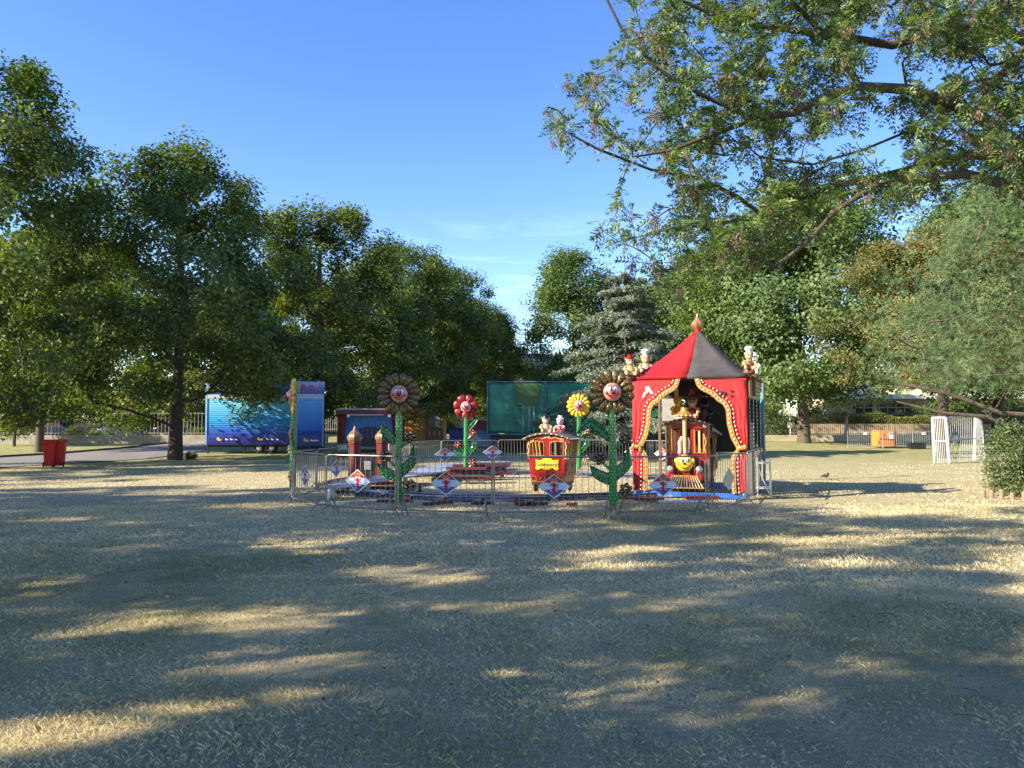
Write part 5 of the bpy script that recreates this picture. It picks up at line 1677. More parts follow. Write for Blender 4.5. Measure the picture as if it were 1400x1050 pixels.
# ------------------------------------------------------------------ trailers
def grad_mat(name, stops, rough=.35):
    """printed colour that changes with height (object z, metres)"""
    m = bpy.data.materials.new(name); m.use_nodes = True
    n, l = m.node_tree.nodes, m.node_tree.links
    b = n['Principled BSDF']; b.inputs['Roughness'].default_value = rough
    tc = n.new('ShaderNodeTexCoord'); sp = n.new('ShaderNodeSeparateXYZ'); l.new(tc.outputs['Object'], sp.inputs[0])
    nz = n.new('ShaderNodeTexNoise'); nz.inputs['Scale'].default_value = 1.3; l.new(tc.outputs['Object'], nz.inputs[0])
    ad = n.new('ShaderNodeMath'); ad.operation = 'MULTIPLY_ADD'; ad.inputs[1].default_value = .5
    l.new(nz.outputs[0], ad.inputs[0]); l.new(sp.outputs[2], ad.inputs[2])
    mr = n.new('ShaderNodeMapRange'); mr.inputs[1].default_value = stops[0][0] + .25; mr.inputs[2].default_value = stops[-1][0] + .25
    l.new(ad.outputs[0], mr.inputs[0])
    cr = n.new('ShaderNodeValToRGB'); e = cr.color_ramp.elements
    z0, z1 = stops[0][0], stops[-1][0]
    e[0].position = 0; e[0].color = (*stops[0][1], 1); e[1].position = 1; e[1].color = (*stops[-1][1], 1)
    for z, c in stops[1:-1]:
        k = e.new((z - z0) / (z1 - z0)); k.color = (*c, 1)
    l.new(mr.outputs[0], cr.inputs[0]); l.new(cr.outputs[0], b.inputs['Base Color'])
    return m


M_SEA = grad_mat('blue_trailer_print', [(.45, (.012, .012, .10)), (.9, (.02, .03, .26)), (1.25, (.03, .10, .45)), (1.9, (.03, .30, .70)), (3.1, (.20, .62, .85))])
M_SEA2 = grad_mat('blue_kiosk_print', [(.5, (.008, .012, .12)), (1.2, (.014, .05, .34)), (1.7, (.04, .20, .60)), (3.2, (.16, .44, .78))])
M_HEAD = grad_mat('header_print', [(3.3, (.02, .03, .30)), (3.6, (.05, .10, .45)), (4.1, (.35, .45, .75))])


def duck(parent, x, y, z, s, first):
    m = MB()
    m.prism([(-.16, .0), (-.10, -.07), (.10, -.07), (.17, 0), (.10, .05), (-.02, .05), (-.06, .14), (-.13, .14), (-.14, .08), (-.20, .06)], -.004, 0)
    m.build('duck_print', M_YELLOW if first else M_WHITE, parent, False, loc=(x, y, z), scale=(s, 1, s))


def trailer(label, cat, x, y, rz, W, D, z0, z1, mbody, nsh, ducks, hub=True, name='show_trailer', head=.62, side_panels=None):
    o = empty(name, (x, y, H(y)), rz, label, cat)
    MB().box((W / 2, D / 2, (z0 + z1) / 2), (W, D, z1 - z0)).build('body', mbody, o, False, bevel=.02)
    hd = MB().box((W / 2, -.03, z1 - head / 2), (W + .04, .05, head)).build('header_sign', M_HEAD, o, False)
    MB().box((W / 2, -.02, z1 - head - .14), (W - .1, .035, .24)).build('shutter_box', mat('pale_shutter_box', (.55, .66, .78), .4), o, False)
    sh = MB()
    zt, zb = z1 - head - .28, z0 + .62
    n = nsh
    for i in range(n):
        za = zb + (zt - zb) * i / n; zc = zb + (zt - zb) * (i + 1) / n
        o_ = MB().add([(.22, -.004, za + .005), (W - .12, -.004, za + .005), (W - .12, -.022, za + .03), (.22, -.022, za + .03), (.22, -.004, zc - .004), (W - .12, -.004, zc - .004)],
                      [(0, 1, 2, 3), (3, 2, 5, 4), (0, 3, 4), (1, 5, 2)]).build('shutter_slat', mbody, o, False)
    for x_ in (.08, W - .05): MB().box((x_, -.02, (z0 + z1 - head) / 2), (.07, .045, z1 - head - z0 - .02)).build('corner_post', mat('pale_blue_post', (.30, .52, .75), .4), o, False)
    MB().box((W / 2, -.02, z0 + .3), (W - .2, .03, .56)).build('skirt', mbody, o, False)
    for (dx, first) in ducks: duck(o, dx, -.038, z0 + .32, .95 if first else .5, first)
    if hub:
        wm = MB().lathe([(.08, -.09), (.2, -.10), (.30, -.08), (.31, .08), (.28, .1), (.1, .1)], 18, 0, RX(PI / 2)).mesh('wheel', M_RUBBER)
        for x_ in (W * .50, W * .62):
            w = link('wheel', wm, o, loc=(x_, .25, .31))
            MB().lathe([(.15, 0), (.12, .03), (.03, .05)], 12, 0, RX(PI / 2)).build('hub', M_STEEL_BARE, w, loc=(0, -.11, 0))
        MB().box((W / 2, D / 2, z0 - .07), (W * .95, D * .8, .12)).build('underframe', M_BLACK, o, False)
        for x_ in (.12, W * .36, W - .2): MB().box((x_, .2, z0 / 2), (.08, .08, z0)).build('jack', M_BLACK, o, False)
    return o, hd


W1 = X(402, 44) - X(281, 44) + 1.0
t1, h1 = trailer('long blue trailer with a closed shutter and yellow duck prints under the lime tree', 'trailer', X(281, 44), 44, .04, W1, 2.4, .50, 4.05, M_SEA, 17,
                 [(.85, 1), (1.25, 0), (1.52, 0), (1.8, 0), (2.1 + .75, 0)][:4] + [(3.15, 1), (3.58, 0), (3.85, 0), (4.12, 0)])
MB().ball((0, 0, 0), (.20, .012, .16), 12, 6).prism([(-.34, -.12), (-.16, 0), (-.34, .13)], -.01, 0).ball((.1, -.012, .04), (.03, .01, .03), 6, 4).build('fish_print', mat('fish_yellow_green', (.55, .62, .05), .4), h1, loc=(.42, -.06, 3.72))
MB().ball((0, 0, 0), (.16, .012, .10), 12, 6).prism([(-.28, -.10), (-.12, 0), (-.28, .10)], -.01, 0).build('fish_print', mat('fish_red', (.6, .06, .10), .4), h1, loc=(1.05, -.06, 3.88))
MB().ball((0, 0, 0), (.14, .012, .09), 12, 6).prism([(-.26, -.10), (-.12, 0), (-.26, .10)], -.01, 0).build('fish_print', M_WHITE, h1, loc=(1.6, -.06, 3.62))
MB().box((W1 * .505, -.05, 1.45), (.12, .04, .16)).build('latch', M_BLACK, t1, False)
W2 = X(442, 41.5) - X(403.5, 41.5)
t2, h2 = trailer('narrow blue kiosk with a printed header, standing left of the red curtained stall', 'kiosk', X(403.5, 41.5), 41.5, .26, W2, 2.2, .52, 4.05, M_SEA2, 17,
                 [(.62, 1), (.92, 0), (1.06, 0), (1.2, 0)], False, 'show_kiosk', .66)
for (dx, dz, rr_, m) in ((.42, 0, .14, M_ROSE), (.86, -.02, .14, M_ROSE)):
    q = MB(); q.tube([(dx - rr_ * .6, -.062, 3.50), (dx - rr_ * .6, -.062, 3.86)], .025, 4); q.tube([(dx - rr_ * .6 + rr_ * 1.2 * math.sin(a), -.062, 3.76 + dz + .10 * math.cos(a)) for a in np.linspace(0, PI, 8)], .025, 4)
    q.build('letter_print', m, h2)
q = MB()
for i, dx in enumerate((.62, .74, 1.05, 1.17, 1.29)): q.tube([(dx + .05 * math.cos(a), -.062, 3.62 + .06 * math.sin(a)) for a in np.linspace(0, 5.2, 8)], .016, 4)
q.build('small_lettering', M_ORANGE, h2)
MB().ball((0, 0, 0), (.07, .012, .20), 10, 6).prism([(-.05, -.32), (.07, -.3), (.02, -.12)], -.01, 0).build('seahorse_print', mat('fish_yellow_green', (1, 1, 1)), h2, loc=(.17, -.06, 3.78))
MB().box((W2 / 2, 1.1, .27), (W2 * .9, 1.9, .5)).build('base', M_BLACK, t2, False)

# red and blue stall with the black arch
y0 = 39.0
WS = X(548, y0) - X(461, y0)
st = empty('fair_stall', (X(461, y0), y0, H(y0)), .0, 'open fair stall with red curtains, a blue wall and a black studded arch', 'stall')
MB().box((WS / 2, .62, 1.25), (WS, .06, 2.4)).build('back_wall', mat('stall_blue', (.04, .24, .75), .4), st, False)
MB().box((WS / 2, .9, 2.52), (WS + .1, 1.9, .08)).build('roof', mat('stall_roof_grey', (.35, .34, .33), .6), st, False)
MB().box((WS / 2, -.02, 2.36), (WS, .05, .22)).build('red_beam', M_DARKRED, st, False)
MB().box((WS / 2 - .05, -.30, 2.22), (WS * .50, .55, .04), 0, TR(0, 0, 0)).build('awning', mat('pale_awning', (.62, .66, .72), .5), st, False)
for side in (0, 1):
    mb = MB(); vs, fs = [], []
    for i in range(9):
        z = 2.26 - i * .28
        wd = (.52 - .12 * math.sin(PI * i / 8)) * (1 if i < 6 else 1 - .12 * (i - 6))
        for j in range(13):
            u = wd * j / 12; vs.append(((u if side == 0 else WS - u), .03 + .03 * math.sin(j * 1.9), z))
    for i in range(8):
        for j in range(12): k = i * 13 + j; fs.append((k, k + 1, k + 14, k + 13))
    c = MB().add(vs, fs).build('curtain', M_DARKRED, st); c.modifiers.new('thick', 'SOLIDIFY').thickness = .02
ah = [(WS / 2 + (WS * .40) * math.cos(a), .35 + 1.28 * math.sin(a)) for a in np.linspace(0, PI, 21)]
MB().prism(ah + [(WS * .1, 0), (WS * .9, 0)], .30, .36).build('arch', M_NAVY, st, False)
tr_ = MB().ball((0, 0, 0), (.075, .035, .042), 7, 4).mesh('stud', mat('stud_blue_grey', (.10, .12, .20), .35))
for r_ in range(5):
    rr_ = .62 + r_ * .155
    nn_ = 8 + r_ * 2
    for i in range(nn_):
        a = PI * (i + .5) / nn_
        link('stud', tr_, st, loc=(WS / 2 + WS * .40 * rr_ / 1.28 * math.cos(a) * 1.0, .285, .35 + rr_ * math.sin(a)), rot=(0, -a + PI / 2, 0))
MB().prism([(WS / 2 + .62 * math.cos(a), .62 + .42 * math.sin(a)) for a in np.linspace(0, 2 * PI, 20)[:-1]], .22, .28).build('dark_opening', M_BLACK, st, False)
MB().box((WS / 2, -.06, .55), (WS * .8, .5, .12)).build('counter', mat('grey_counter', (.20, .20, .21), .5), st, False)
for x_ in (.12, WS * .33, WS * .66, WS - .12): MB().box((x_, -.1, .27), (.06, .06, .55)).build('counter_leg', M_BLACK, st, False)
for x_ in (.58, WS - .58): MB().box((x_, .0, 2.2), (.16, .05, .2)).build('flag_print', M_WHITE, st, False)

# wooden cabin
y0 = 58.0
WC = X(606, y0) - X(551, y0)
cb = empty('wooden_cabin', (X(551, y0), y0, H(y0)), 0, 'orange brown wooden cabin with a dark roof, standing behind the left clown flower', 'cabin')
M_WOODO = mat('varnished_boards', (.62, .27, .045), .5, 0, .25, 5)
bd = MB().box((0, 0, 0), (1, .05, .155)).mesh('board', M_WOODO, False)
for i in range(14):
    b_ = link('board', bd, cb, loc=(WC * .29, .0, .18 + i * .165)); b_.scale = (WC * .58, 1, 1)
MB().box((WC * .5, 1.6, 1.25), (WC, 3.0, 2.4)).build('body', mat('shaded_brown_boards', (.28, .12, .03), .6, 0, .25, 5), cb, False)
MB().box((WC * .79, -.02, 1.25), (WC * .40, .05, 2.3)).build('door_panel', mat('brown_door', (.30, .15, .04), .6, 0, .2, 5), cb, False)
MB().box((WC * .79, -.06, 1.65), (WC * .27, .03, 1.05)).build('window_pane', mat('grey_window', (.22, .25, .25), .3), cb, False)
for k in (-1, 0, 1): MB().box((WC * .79 + k * .36, -.06, .62), (.13, .03, .34)).build('notice', mat('pink_notice', (.5, .36, .36), .6), cb, False)
MB().add([(-.4, -.5, 2.46), (WC + .6, -.5, 2.46), (WC + .6, 3.4, 2.46), (-.4, 3.4, 2.46), (WC * .3, 1.4, 3.3), (WC * .75, 1.4, 3.3)],
         [(3, 2, 1, 0), (0, 1, 5, 4), (1, 2, 5), (2, 3, 4, 5), (3, 0, 4)]).build('roof', mat('dark_shingle', (.07, .045, .03), .8, 0, .25, 6), cb, False)

# cream building beyond, seen between the trunks
y0 = 84.0
cbw = empty('cream_building', (X(600, y0), y0, .6), 0, 'plain cream wall of a house with a small dark window, beyond the wooden cabin', 'building')
MB().box((3.6, 3, 1.9), (8.6, 6, 4.4)).build('wall', mat('cream_render', (.66, .55, .38), .85, 0, .08, 2), cbw, False)
MB().box((.75, -.03, 2.2), (.8, .06, 1.1)).build('window', mat('grey_window', (1, 1, 1)), cbw, False)
MB().add([(-1.1, -.4, 4.1), (8.2, -.4, 4.1), (8.2, 6.3, 4.1), (-1.1, 6.3, 4.1), (-1.1, 3, 5.6), (8.2, 3, 5.6)], [(0, 1, 5, 4), (2, 3, 4, 5), (3, 0, 4), (1, 2, 5), (3, 2, 1, 0)]).build('roof', mat('red_tiles', (.22, .09, .05), .8, 0, .25, 8), cbw, False)
hb2 = empty('pale_house', (X(704, 105), 105, .8), 0, 'pale house gable just visible between the trees above the container', 'building')
MB().box((4, 4, 4.0), (10, 8, 8)).build('wall', mat('cream_render', (1, 1, 1)), hb2, False)
MB().add([(-1.3, -.3, 7.8), (9.3, -.3, 7.8), (9.3, 8.3, 7.8), (-1.3, 8.3, 7.8), (-1.3, 4, 11), (9.3, 4, 11)], [(0, 1, 5, 4), (2, 3, 4, 5), (3, 0, 4), (1, 2, 5), (3, 2, 1, 0)]).build('roof', mat('grey_tiles', (.20, .17, .16), .8, 0, .2, 8), hb2, False)

# bins and barrels by the container
y0 = 52.0
bb = empty('rubbish_container', (X(615, y0), y0, H(y0)), 0, 'dark blue rubbish container left of the red flower stem', 'container')
MB().add([(0, 0, .1), (.95, 0, .1), (1.0, 0, 1.15), (-.05, 0, 1.15), (0, .8, .1), (.95, .8, .1), (1.0, .8, 1.15), (-.05, .8, 1.15)], [(0, 1, 2, 3), (5, 4, 7, 6), (0, 4, 5, 1), (3, 2, 6, 7), (0, 3, 7, 4), (1, 5, 6, 2)]).build('tub', M_NAVY if False else mat('bin_blue', (.015, .03, .20), .45), bb, False, bevel=.02)
MB().box((.48, .4, 1.2), (1.15, .95, .09)).build('lid', mat('bin_blue', (1, 1, 1)), bb, bevel=.03)
y0 = 50.0
tk = empty('water_tank', (X(664, y0) - .9, y0, H(y0)), 0, 'mottled pale blue skip standing below the left end of the green container', 'tank')
MB().add([(0, 0, .1), (1.5, 0, .1), (1.8, 0, 1.15), (-.3, 0, 1.15), (0, 1.2, .1), (1.5, 1.2, .1), (1.8, 1.2, 1.15), (-.3, 1.2, 1.15)], [(0, 1, 2, 3), (5, 4, 7, 6), (0, 4, 5, 1), (3, 2, 6, 7), (0, 3, 7, 4), (1, 5, 6, 2)]).build('tub', mat('mottled_blue', (.14, .32, .48), .5, 0, .35, 4), tk, False, bevel=.02)
rt = empty('red_trailer', (X(640, 56), 56, H(56)), 0, 'low dark red cart behind the red flower', 'cart')
MB().box((.9, .5, 1.1), (2.0, 1.0, .9)).build('body', M_DARKRED, rt, False, bevel=.03)
MB().box((.9, .5, 1.6), (2.1, 1.1, .08)).build('cover', M_DARKRED, rt, False, bevel=.03)
for x_ in (.2, 1.6):
    MB().lathe([(.1, -.06), (.3, -.06), (.3, .06), (.1, .06)], 16, 0, RX(PI / 2)).build('wheel', M_RUBBER, rt, loc=(x_, -.02, .3))

# ------------------------------------------------------------------ container wrapped in green netting
y0 = 45.0
WG = X(905, y0) - X(666, y0)
gc = empty('green_container', (X(666, y0), y0, H(y0)), .0, 'long dark container wrapped in shiny green netting on a grey frame', 'container')
M_NET = mat('green_netting', (.028, .31, .17), .40, 0, .40, .9, dark=(.008, .10, .06), bump=.3)
z0_, z1_ = 1.15, 4.15
MB().box((WG / 2, 1.3, (z0_ + z1_) / 2), (WG - .1, 2.3, z1_ - z0_ - .1)).build('body', mat('dark_green_body', (.008, .06, .04), .5, 0, .3, 2), gc, False)
def net(x0, x1, label=None):
    mb = MB(); vs, fs = [], []
    rg = np.random.default_rng(int(x0 * 10))
    n, k = 26, 14
    for i in range(n + 1):
        for j in range(k + 1):
            u, v = i / n, j / k
            e = math.sin(PI * u) * math.sin(PI * v)
            vs.append((x0 + (x1 - x0) * u, .06 + .05 * e * math.sin(u * 17 + v * 7 + x0) + .02 * rg.normal() * e, z0_ - .05 + .06 * math.sin(u * 9) * (1 - v) + (z1_ - z0_ + .02) * v))
    for i in range(n):
        for j in range(k): q = i * (k + 1) + j; fs.append((q, q + k + 1, q + k + 2, q + 1))
    mb.add(vs, fs); c = mb.build('netting', M_NET, gc, angle=60); c.modifiers.new('thick', 'SOLIDIFY').thickness = .01
for i in range(3): net(.06 + (WG - .1) * i / 3 + .02, .06 + (WG - .1) * (i + 1) / 3 - .02)
fr = mat('grey_blue_frame', (1, 1, 1))
for i in range(4):
    x_ = .03 + (WG - .06) * i / 3
    MB().tube([(x_, 0, .0), (x_, 0, z1_ + .04)], .035, 6).build('upright', fr, gc)
MB().tube([(0, 0, z1_ + .03), (WG, 0, z1_ + .03)], .03, 6).tube([(0, 0, z0_ - .08), (WG, 0, z0_ - .08)], .035, 6).build('rail', fr, gc)
MB().box((WG * .225, -.03, 3.45), (1.45, .03, 1.25)).build('yellow_green_panel', mat('olive_panel', (.06, .15, .03), .5, 0, .1, 3), gc, False)
for dx in (-.3, .05, .32): MB().box((WG * .235 + dx, -.03, 1.95), (.09, .03, 1.6)).build('pale_strip', mat('pale_strip', (.22, .32, .32), .5, 0, .3, 5), gc, False)
MB().box((WG * .42, -.03, 2.4), (.38, .02, 1.5)).build('pale_strip', mat('bright_green_strip', (.06, .36, .20), .5, 0, .4, 5), gc, False)
MB().box((WG * .5, 1.3, .9), (WG * .96, 2.2, .35)).build('underframe', M_BLACK, gc, False)
for i in range(10):
    x_ = .4 + (WG - .8) * i / 9
    if i in (2, 3, 7, 8): MB().lathe([(.1, -.12), (.42, -.12), (.42, .12), (.1, .12)], 18, 0, RX(PI / 2)).build('wheel', M_RUBBER, gc, loc=(x_, .5, .42))
    else: MB().box((x_, .3, .38), (.10, .10, .76)).build('support', M_BLACK, gc, False)
MB().box((WG * .5, 2.0, .45), (WG * .9, .1, .8)).build('skirt', M_BLACK, gc, False)

# ------------------------------------------------------------------ red wheelie bins
def wheelie(px, d, rz, label, s=1.0):
    o = empty('wheelie_bin', (X(px, d), d, 0), rz, label, 'bin', 'red wheelie bins by the path')
    o.scale = (s, s, s)
    m = MB(); vs = []
    for (z, hx, y0_, y1_) in ((.04, .20, -.22, .20), (.12, .215, -.24, .22), (.95, .27, -.33, .30), (1.0, .285, -.35, .32), (1.03, .285, -.35, .32)):
        vs += [(-hx, y0_, z), (hx, y0_, z), (hx, y1_, z), (-hx, y1_, z)]
    fs = [(3, 2, 1, 0)]
    for i in range(4):
        a = i * 4
        for j in range(4): fs.append((a + j, a + (j + 1) % 4, a + 4 + (j + 1) % 4, a + 4 + j))
    fs.append((16, 17, 18, 19))
    RB = mat('bin_red', (.50, .012, .012), .45, 0, .1, 5)
    m.add(vs, fs).build('tub', RB, o, True, 30, bevel=.015)
    lid = MB(); vs, fs = [], []
    for i in range(9):
        y_ = -.40 + .78 * i / 8; zz = 1.045 + .05 * math.sin(PI * i / 8)
        vs += [(-.32, y_ * 1.08, zz - .04), (.32, y_ * 1.08, zz - .04), (.31, y_ * 1.08, zz + .03), (-.31, y_ * 1.08, zz + .03)]
    for i in range(8):
        a = i * 4
        for j in range(4): fs.append((a + j, a + 4 + j, a + 4 + (j + 1) % 4, a + (j + 1) % 4))
    fs += [(0, 1, 2, 3), (35, 34, 33, 32)]
    lid.add(vs, fs).build('lid', RB, o, True, 40)
    MB().tube([(-.24, .36, 1.0), (-.24, .43, 1.02), (.24, .43, 1.02), (.24, .36, 1.0)], .014, 6).build('handle', RB, o)
    for sx in (-1, 1): MB().lathe([(.02, -.03), (.10, -.03), (.11, 0), (.10, .03), (.02, .03)], 16, 0, RY(PI / 2)).build('wheel', M_RUBBER, o, loc=(sx * .24, .27, .11))
    MB().box((0, -.30, .70), (.2, .012, .14), 0, RX(-.1)).build('front_plate', mat('bin_red_dark', (.36, .01, .01), .5), o, False) if False else None
    return o


wheelie(69.5, 31.4, 3.65, 'left red wheelie bin by the path, nearest to the left edge').scale = (.80, .80, 1.0)
wheelie(83.5, 31.7, 3.5, 'right red wheelie bin standing close against the first one').scale = (.80, .80, 1.0)

# ------------------------------------------------------------------ path with its kerb
pe = [(X(-260, 26), 26), (X(-60, 28.6), 28.6), (X(0, 31), 31), (X(95, 34), 34), (X(200, 38.6), 38.6), (X(283, 47), 47), (X(288, 60), 60)]
pf_ = [(X(-300, 33), 33), (X(-80, 37), 37), (X(0, 40), 40), (X(80, 43.5), 43.5), (X(165, 49), 49), (X(240, 56), 56), (X(262, 66), 66)]
vs, fs = [], []
for (a, b) in zip(pe, pf_): vs += [(a[0], a[1], H(a[1]) + .012), (b[0], b[1], H(b[1]) + .012)]
for i in range(len(pe) - 1): fs.append((i * 2, i * 2 + 2, i * 2 + 3, i * 2 + 1))
tag(MB().add(vs, fs).build('path', mat('pale_asphalt', (.22, .20, .19), .9, 0, .12, 3, bump=.3), None, False), kind='structure')
kb = MB(); kb.tube([(x, y, H(y) + .03) for x, y in pf_[1:]], .09, 4)
tag(kb.build('kerb', mat('brown_kerb', (.12, .07, .055), .85), None, False), kind='structure')

# ------------------------------------------------------------------ left background: low wall, railings, cars, hedge plants
yw = 55.0
lw = empty('low_wall', (0, yw, H(yw)), 0, 'low pale stone wall below the railings at the far left', 'wall')
M_WALLST = mat('pale_stone', (.40, .37, .29), .9, 0, .2, 3, bump=.4)
x = X(-60, yw); k = 0
rr = random.Random(3)
wb = MB().box((0, 0, .31), (1, .35, .62)).mesh('stone', M_WALLST, False)
while x < X(430, yw):
    L = rr.uniform(2.3, 3.4)
    b_ = link('stone', wb, lw, loc=(x + L / 2, rr.uniform(-.012, .012), rr.uniform(-.02, .02))); b_.scale = (L - .02, 1, 1)
    x += L
def railing(label, xa, xb, y, z0, h, step, m, r=.012, cat='railing', grp=None, name='railing', rails=(.1, .96), ybend=0.0):
    o = empty(name, (xa, y, z0), math.atan2(ybend, xb - xa), label, cat, grp)
    L = math.hypot(xb - xa, ybend)
    MB().box((L / 2, 0, h * rails[0]), (L, .03, .04)).box((L / 2, 0, h * rails[1]), (L, .03, .04)).build('rail', m, o, False)
    n = int(L / step)
    bm_ = MB().box((0, 0, h / 2), (r * 2, r * 2, h)).mesh('bar', m, False)
    for i in range(n + 1): link('bar', bm_, o, loc=(L * i / n, 0, 0))
    return o
M_RAILPALE = mat('weathered_pale_rail', (.36, .33, .28), .7, 0, .2, 5)
railing('pale vertical bar railing above the low stone wall at the far left', X(-20, yw), X(296, yw), yw + .1, H(yw) + .60, 1.65, .26, M_RAILPALE, .014)
railing('pale railing between the blue kiosk and the red curtained stall', X(428, 62), X(470, 62), 62, H(62) + .6, 1.9, .17, M_RAILPALE, .02)
railing('dark railing before the cream house beyond the red flower', X(600, 76), X(668, 76), 76, H(76) + .3, 2.0, .18, M_BLACK, .015)


def car(label, x, y, rz, body, L=4.3):
    o = empty('parked_car', (x, y, H(y)), rz, label, 'car', 'cars parked beyond the low wall')
    prof = [(-.5, .30), (.5, .30), (.5, .62), (.47, .80), (.30, .93), (.16, 1.36), (-.22, 1.42), (-.40, 1.02), (-.49, .92), (-.5, .6)]
    pr = [(a * L, z) for a, z in prof]
    MB().prism(pr, -.85, .85).build('body', body, o, True, 30, bevel=.06)
    MB().prism([(.275 * L, .94), (.15 * L, 1.31), (-.21 * L, 1.36), (-.36 * L, 1.0)], -.862, .862).build('side_window', M_GLASS, o, False)
    MB().add([(.30 * L + .02, -.7, .95), (.30 * L + .02, .7, .95), (.165 * L + .02, .62, 1.34), (.165 * L + .02, -.62, 1.34)], [(0, 1, 2, 3)]).build('windscreen', M_GLASS, o, False)
    for a in (-.32, .32):
        for sy in (-1, 1):
            w = MB().lathe([(.1, -.1), (.30, -.1), (.32, 0), (.30, .1), (.1, .1)], 16, 0, RX(PI / 2)).build('wheel', M_RUBBER, o, loc=(a * L, sy * .78, .32))
            MB().lathe([(.19, 0), (.16, .02), (.02, .03)], 10, 0, RX(PI / 2 * sy)).build('rim', M_STEEL_BARE, w, loc=(0, sy * .11, 0))
    for sy in (-1, 1):
        MB().box((.497 * L, sy * .6, .72), (.05, .3, .12)).build('headlight', M_WHITE, o, False)
        MB().box((-.497 * L, sy * .6, .80), (.05, .25, .14)).build('tail_light', M_RED, o, False)
    return o


yc = 60.5
car('dark blue car parked just right of the red bins', X(78, yc), yc, 0, mat('car_dark_blue', (.02, .04, .14), .25, .3))
car('dark grey car parked beyond the wall, left of the silver one', X(118, yc), yc + .3, PI, mat('car_dark_grey', (.05, .055, .06), .25, .3))
car('silver car parked beyond the wall, left of the thick dark trunk', X(170, yc), yc, PI, mat('car_silver', (.42, .46, .50), .25, .5))
car('dark car parked beyond the wall, right of the thick dark trunk', X(253, yc), yc, 0, mat('car_black', (.03, .035, .05), .25, .3))
# round blue and white road sign
rs = empty('road_sign', (X(38, 57), 57, H(57)), 0, 'round pale blue road sign on a post beyond the low wall', 'sign')
MB().tube([(0, 0, 0), (0, 0, 1.9)], .03, 8).build('post', M_STEEL, rs)
MB().lathe([(.33, 0), (.33, .02)], 24, 0, RX(PI / 2)).build('disc', mat('sign_pale_blue', (.42, .48, .66), .4), rs, loc=(0, -.03, 1.65))
MB().lathe([(.22, 0), (.22, .01)], 20, 0, RX(PI / 2)).build('symbol', mat('sign_mid_blue', (.10, .18, .45), .4), rs, loc=(0, -.055, 1.65))
# white building with dark windows behind the trunk
wbd = empty('white_building', (X(205, 76), 76, .8), 0, 'white building with vertical panels behind the thick dark trunk', 'building')
M_PANW = mat('white_panel', (.60, .64, .70), .6, 0, .06, 2)
pm_ = MB().box((0, 0, 2.2), (1.15, .12, 4.2)).mesh('panel', M_PANW, False)
for i in range(8): link('panel', pm_, wbd, loc=(.6 + i * 1.2, 0, 0))
MB().box((4.8, 3, 2.1), (9.6, 5.8, 4.2)).build('wall', mat('grey_joint_wall', (.25, .26, .28), .7), wbd, False)
MB().box((4.8, 3, 4.4), (10, 6.4, .3)).build('roof', mat('grey_tiles', (1, 1, 1)), wbd, False)

# scrubby plants along the far wall: each its own bush
def bush_mesh(seed, n, R, Hh, lm, leaf=.10):
    rng = np.random.default_rng(seed)
    nc = 26
    a = rng.random(nc) * 2 * PI; t = rng.random(nc); rad = R * np.sqrt(rng.random(nc)) * .85
    C = np.stack([rad * np.cos(a), rad * np.sin(a) * .7, .12 + t * Hh * .8 * (1 - .5 * (rad / R) ** 2)], 1)
    ci = rng.integers(0, nc, n)
    c = C[ci] + rng.normal(size=(n, 3)) * np.array([.22, .22, .15]) * R
    c[:, 2] = np.abs(c[:, 2])
    V = leaf_quads(c, rng.normal(size=(n, 3)) + np.array([0, -.2, .7]), leaf * (.7 + .6 * rng.random(n)), leaf * .55, rng)
    pos, r, paths, tips = grow([([(0, 0, -.05), (0, 0, Hh * .4)], [.03, .02])], C, rng, step=.4, r_tip=.006)
    return branch_mesh('stem', pos, r, paths, M_BARK, 1, 5, 3), quads_mesh('foliage', V, lm, np.clip(.5 + rng.normal(size=n) * .22, 0, 1))


bA = bush_mesh(71, 2600, 1.1, 1.5, L_LIME, .15); bB = bush_mesh(72, 2600, 1.0, 1.2, L_HOLLY, .14); bC = bush_mesh(73, 3600, 1.5, 2.6, L_PLANE, .17)
def bush(m, x, y, s, label, grp=None, sz=None):
    o = empty('bush', (x, y, H(y)), x * 1.7, label, 'bush', grp); o.scale = (s, s, sz or s)
    link('stem', m[0], o); link('foliage', m[1], o)
for i, px in enumerate((8, 30, 95, 112, 128, 143, 205, 250, 268)):
    bush((bA, bB)[i % 2], X(px, 56.3), 56.3 + (i % 3) * .3, .5 + .12 * (i % 3), 'dark leafy bush behind the low wall, ' + ('at the left edge', 'left of the pale slender trunk', 'just right of the red bins', 'before the dark grey car', 'between the two grey cars', 'left of the silver car', 'left of the thick dark trunk', 'right of the thick dark trunk', 'beside the blue trailer')[i], 'bushes along the low wall')
bD = bush_mesh(74, 5200, 2.2, 3.6, L_LIME, .2)
for i, px in enumerate((-60, -10, 35, 80, 125, 165, 205, 250, 300, 350)):
    bush(bD, X(px, 70), 70 + (i % 3), 1.15, 'tall dark shrub beyond the parked cars, ' + ('outside the left edge', 'at the left edge', 'behind the road sign', 'behind the red bins', 'behind the dark grey car', 'behind the silver car', 'left of the thick dark trunk', 'right of the thick dark trunk', 'behind the left end of the trailer', 'behind the middle of the trailer')[i], 'tall shrubs beyond the parked cars')
for i, px in enumerate((446, 560, 590, 612)):
    bush(bC, X(px, 78), 78, 1.0, 'leafy bush far behind the ride, ' + ('right of the blue kiosk', 'left of the wooden cabin', 'behind the wooden cabin', 'right of the wooden cabin')[i], 'bushes far behind the ride')
bush(bB, X(257, 37.9), 38.3, .32, 'small shoots at the foot of the thick dark trunk')

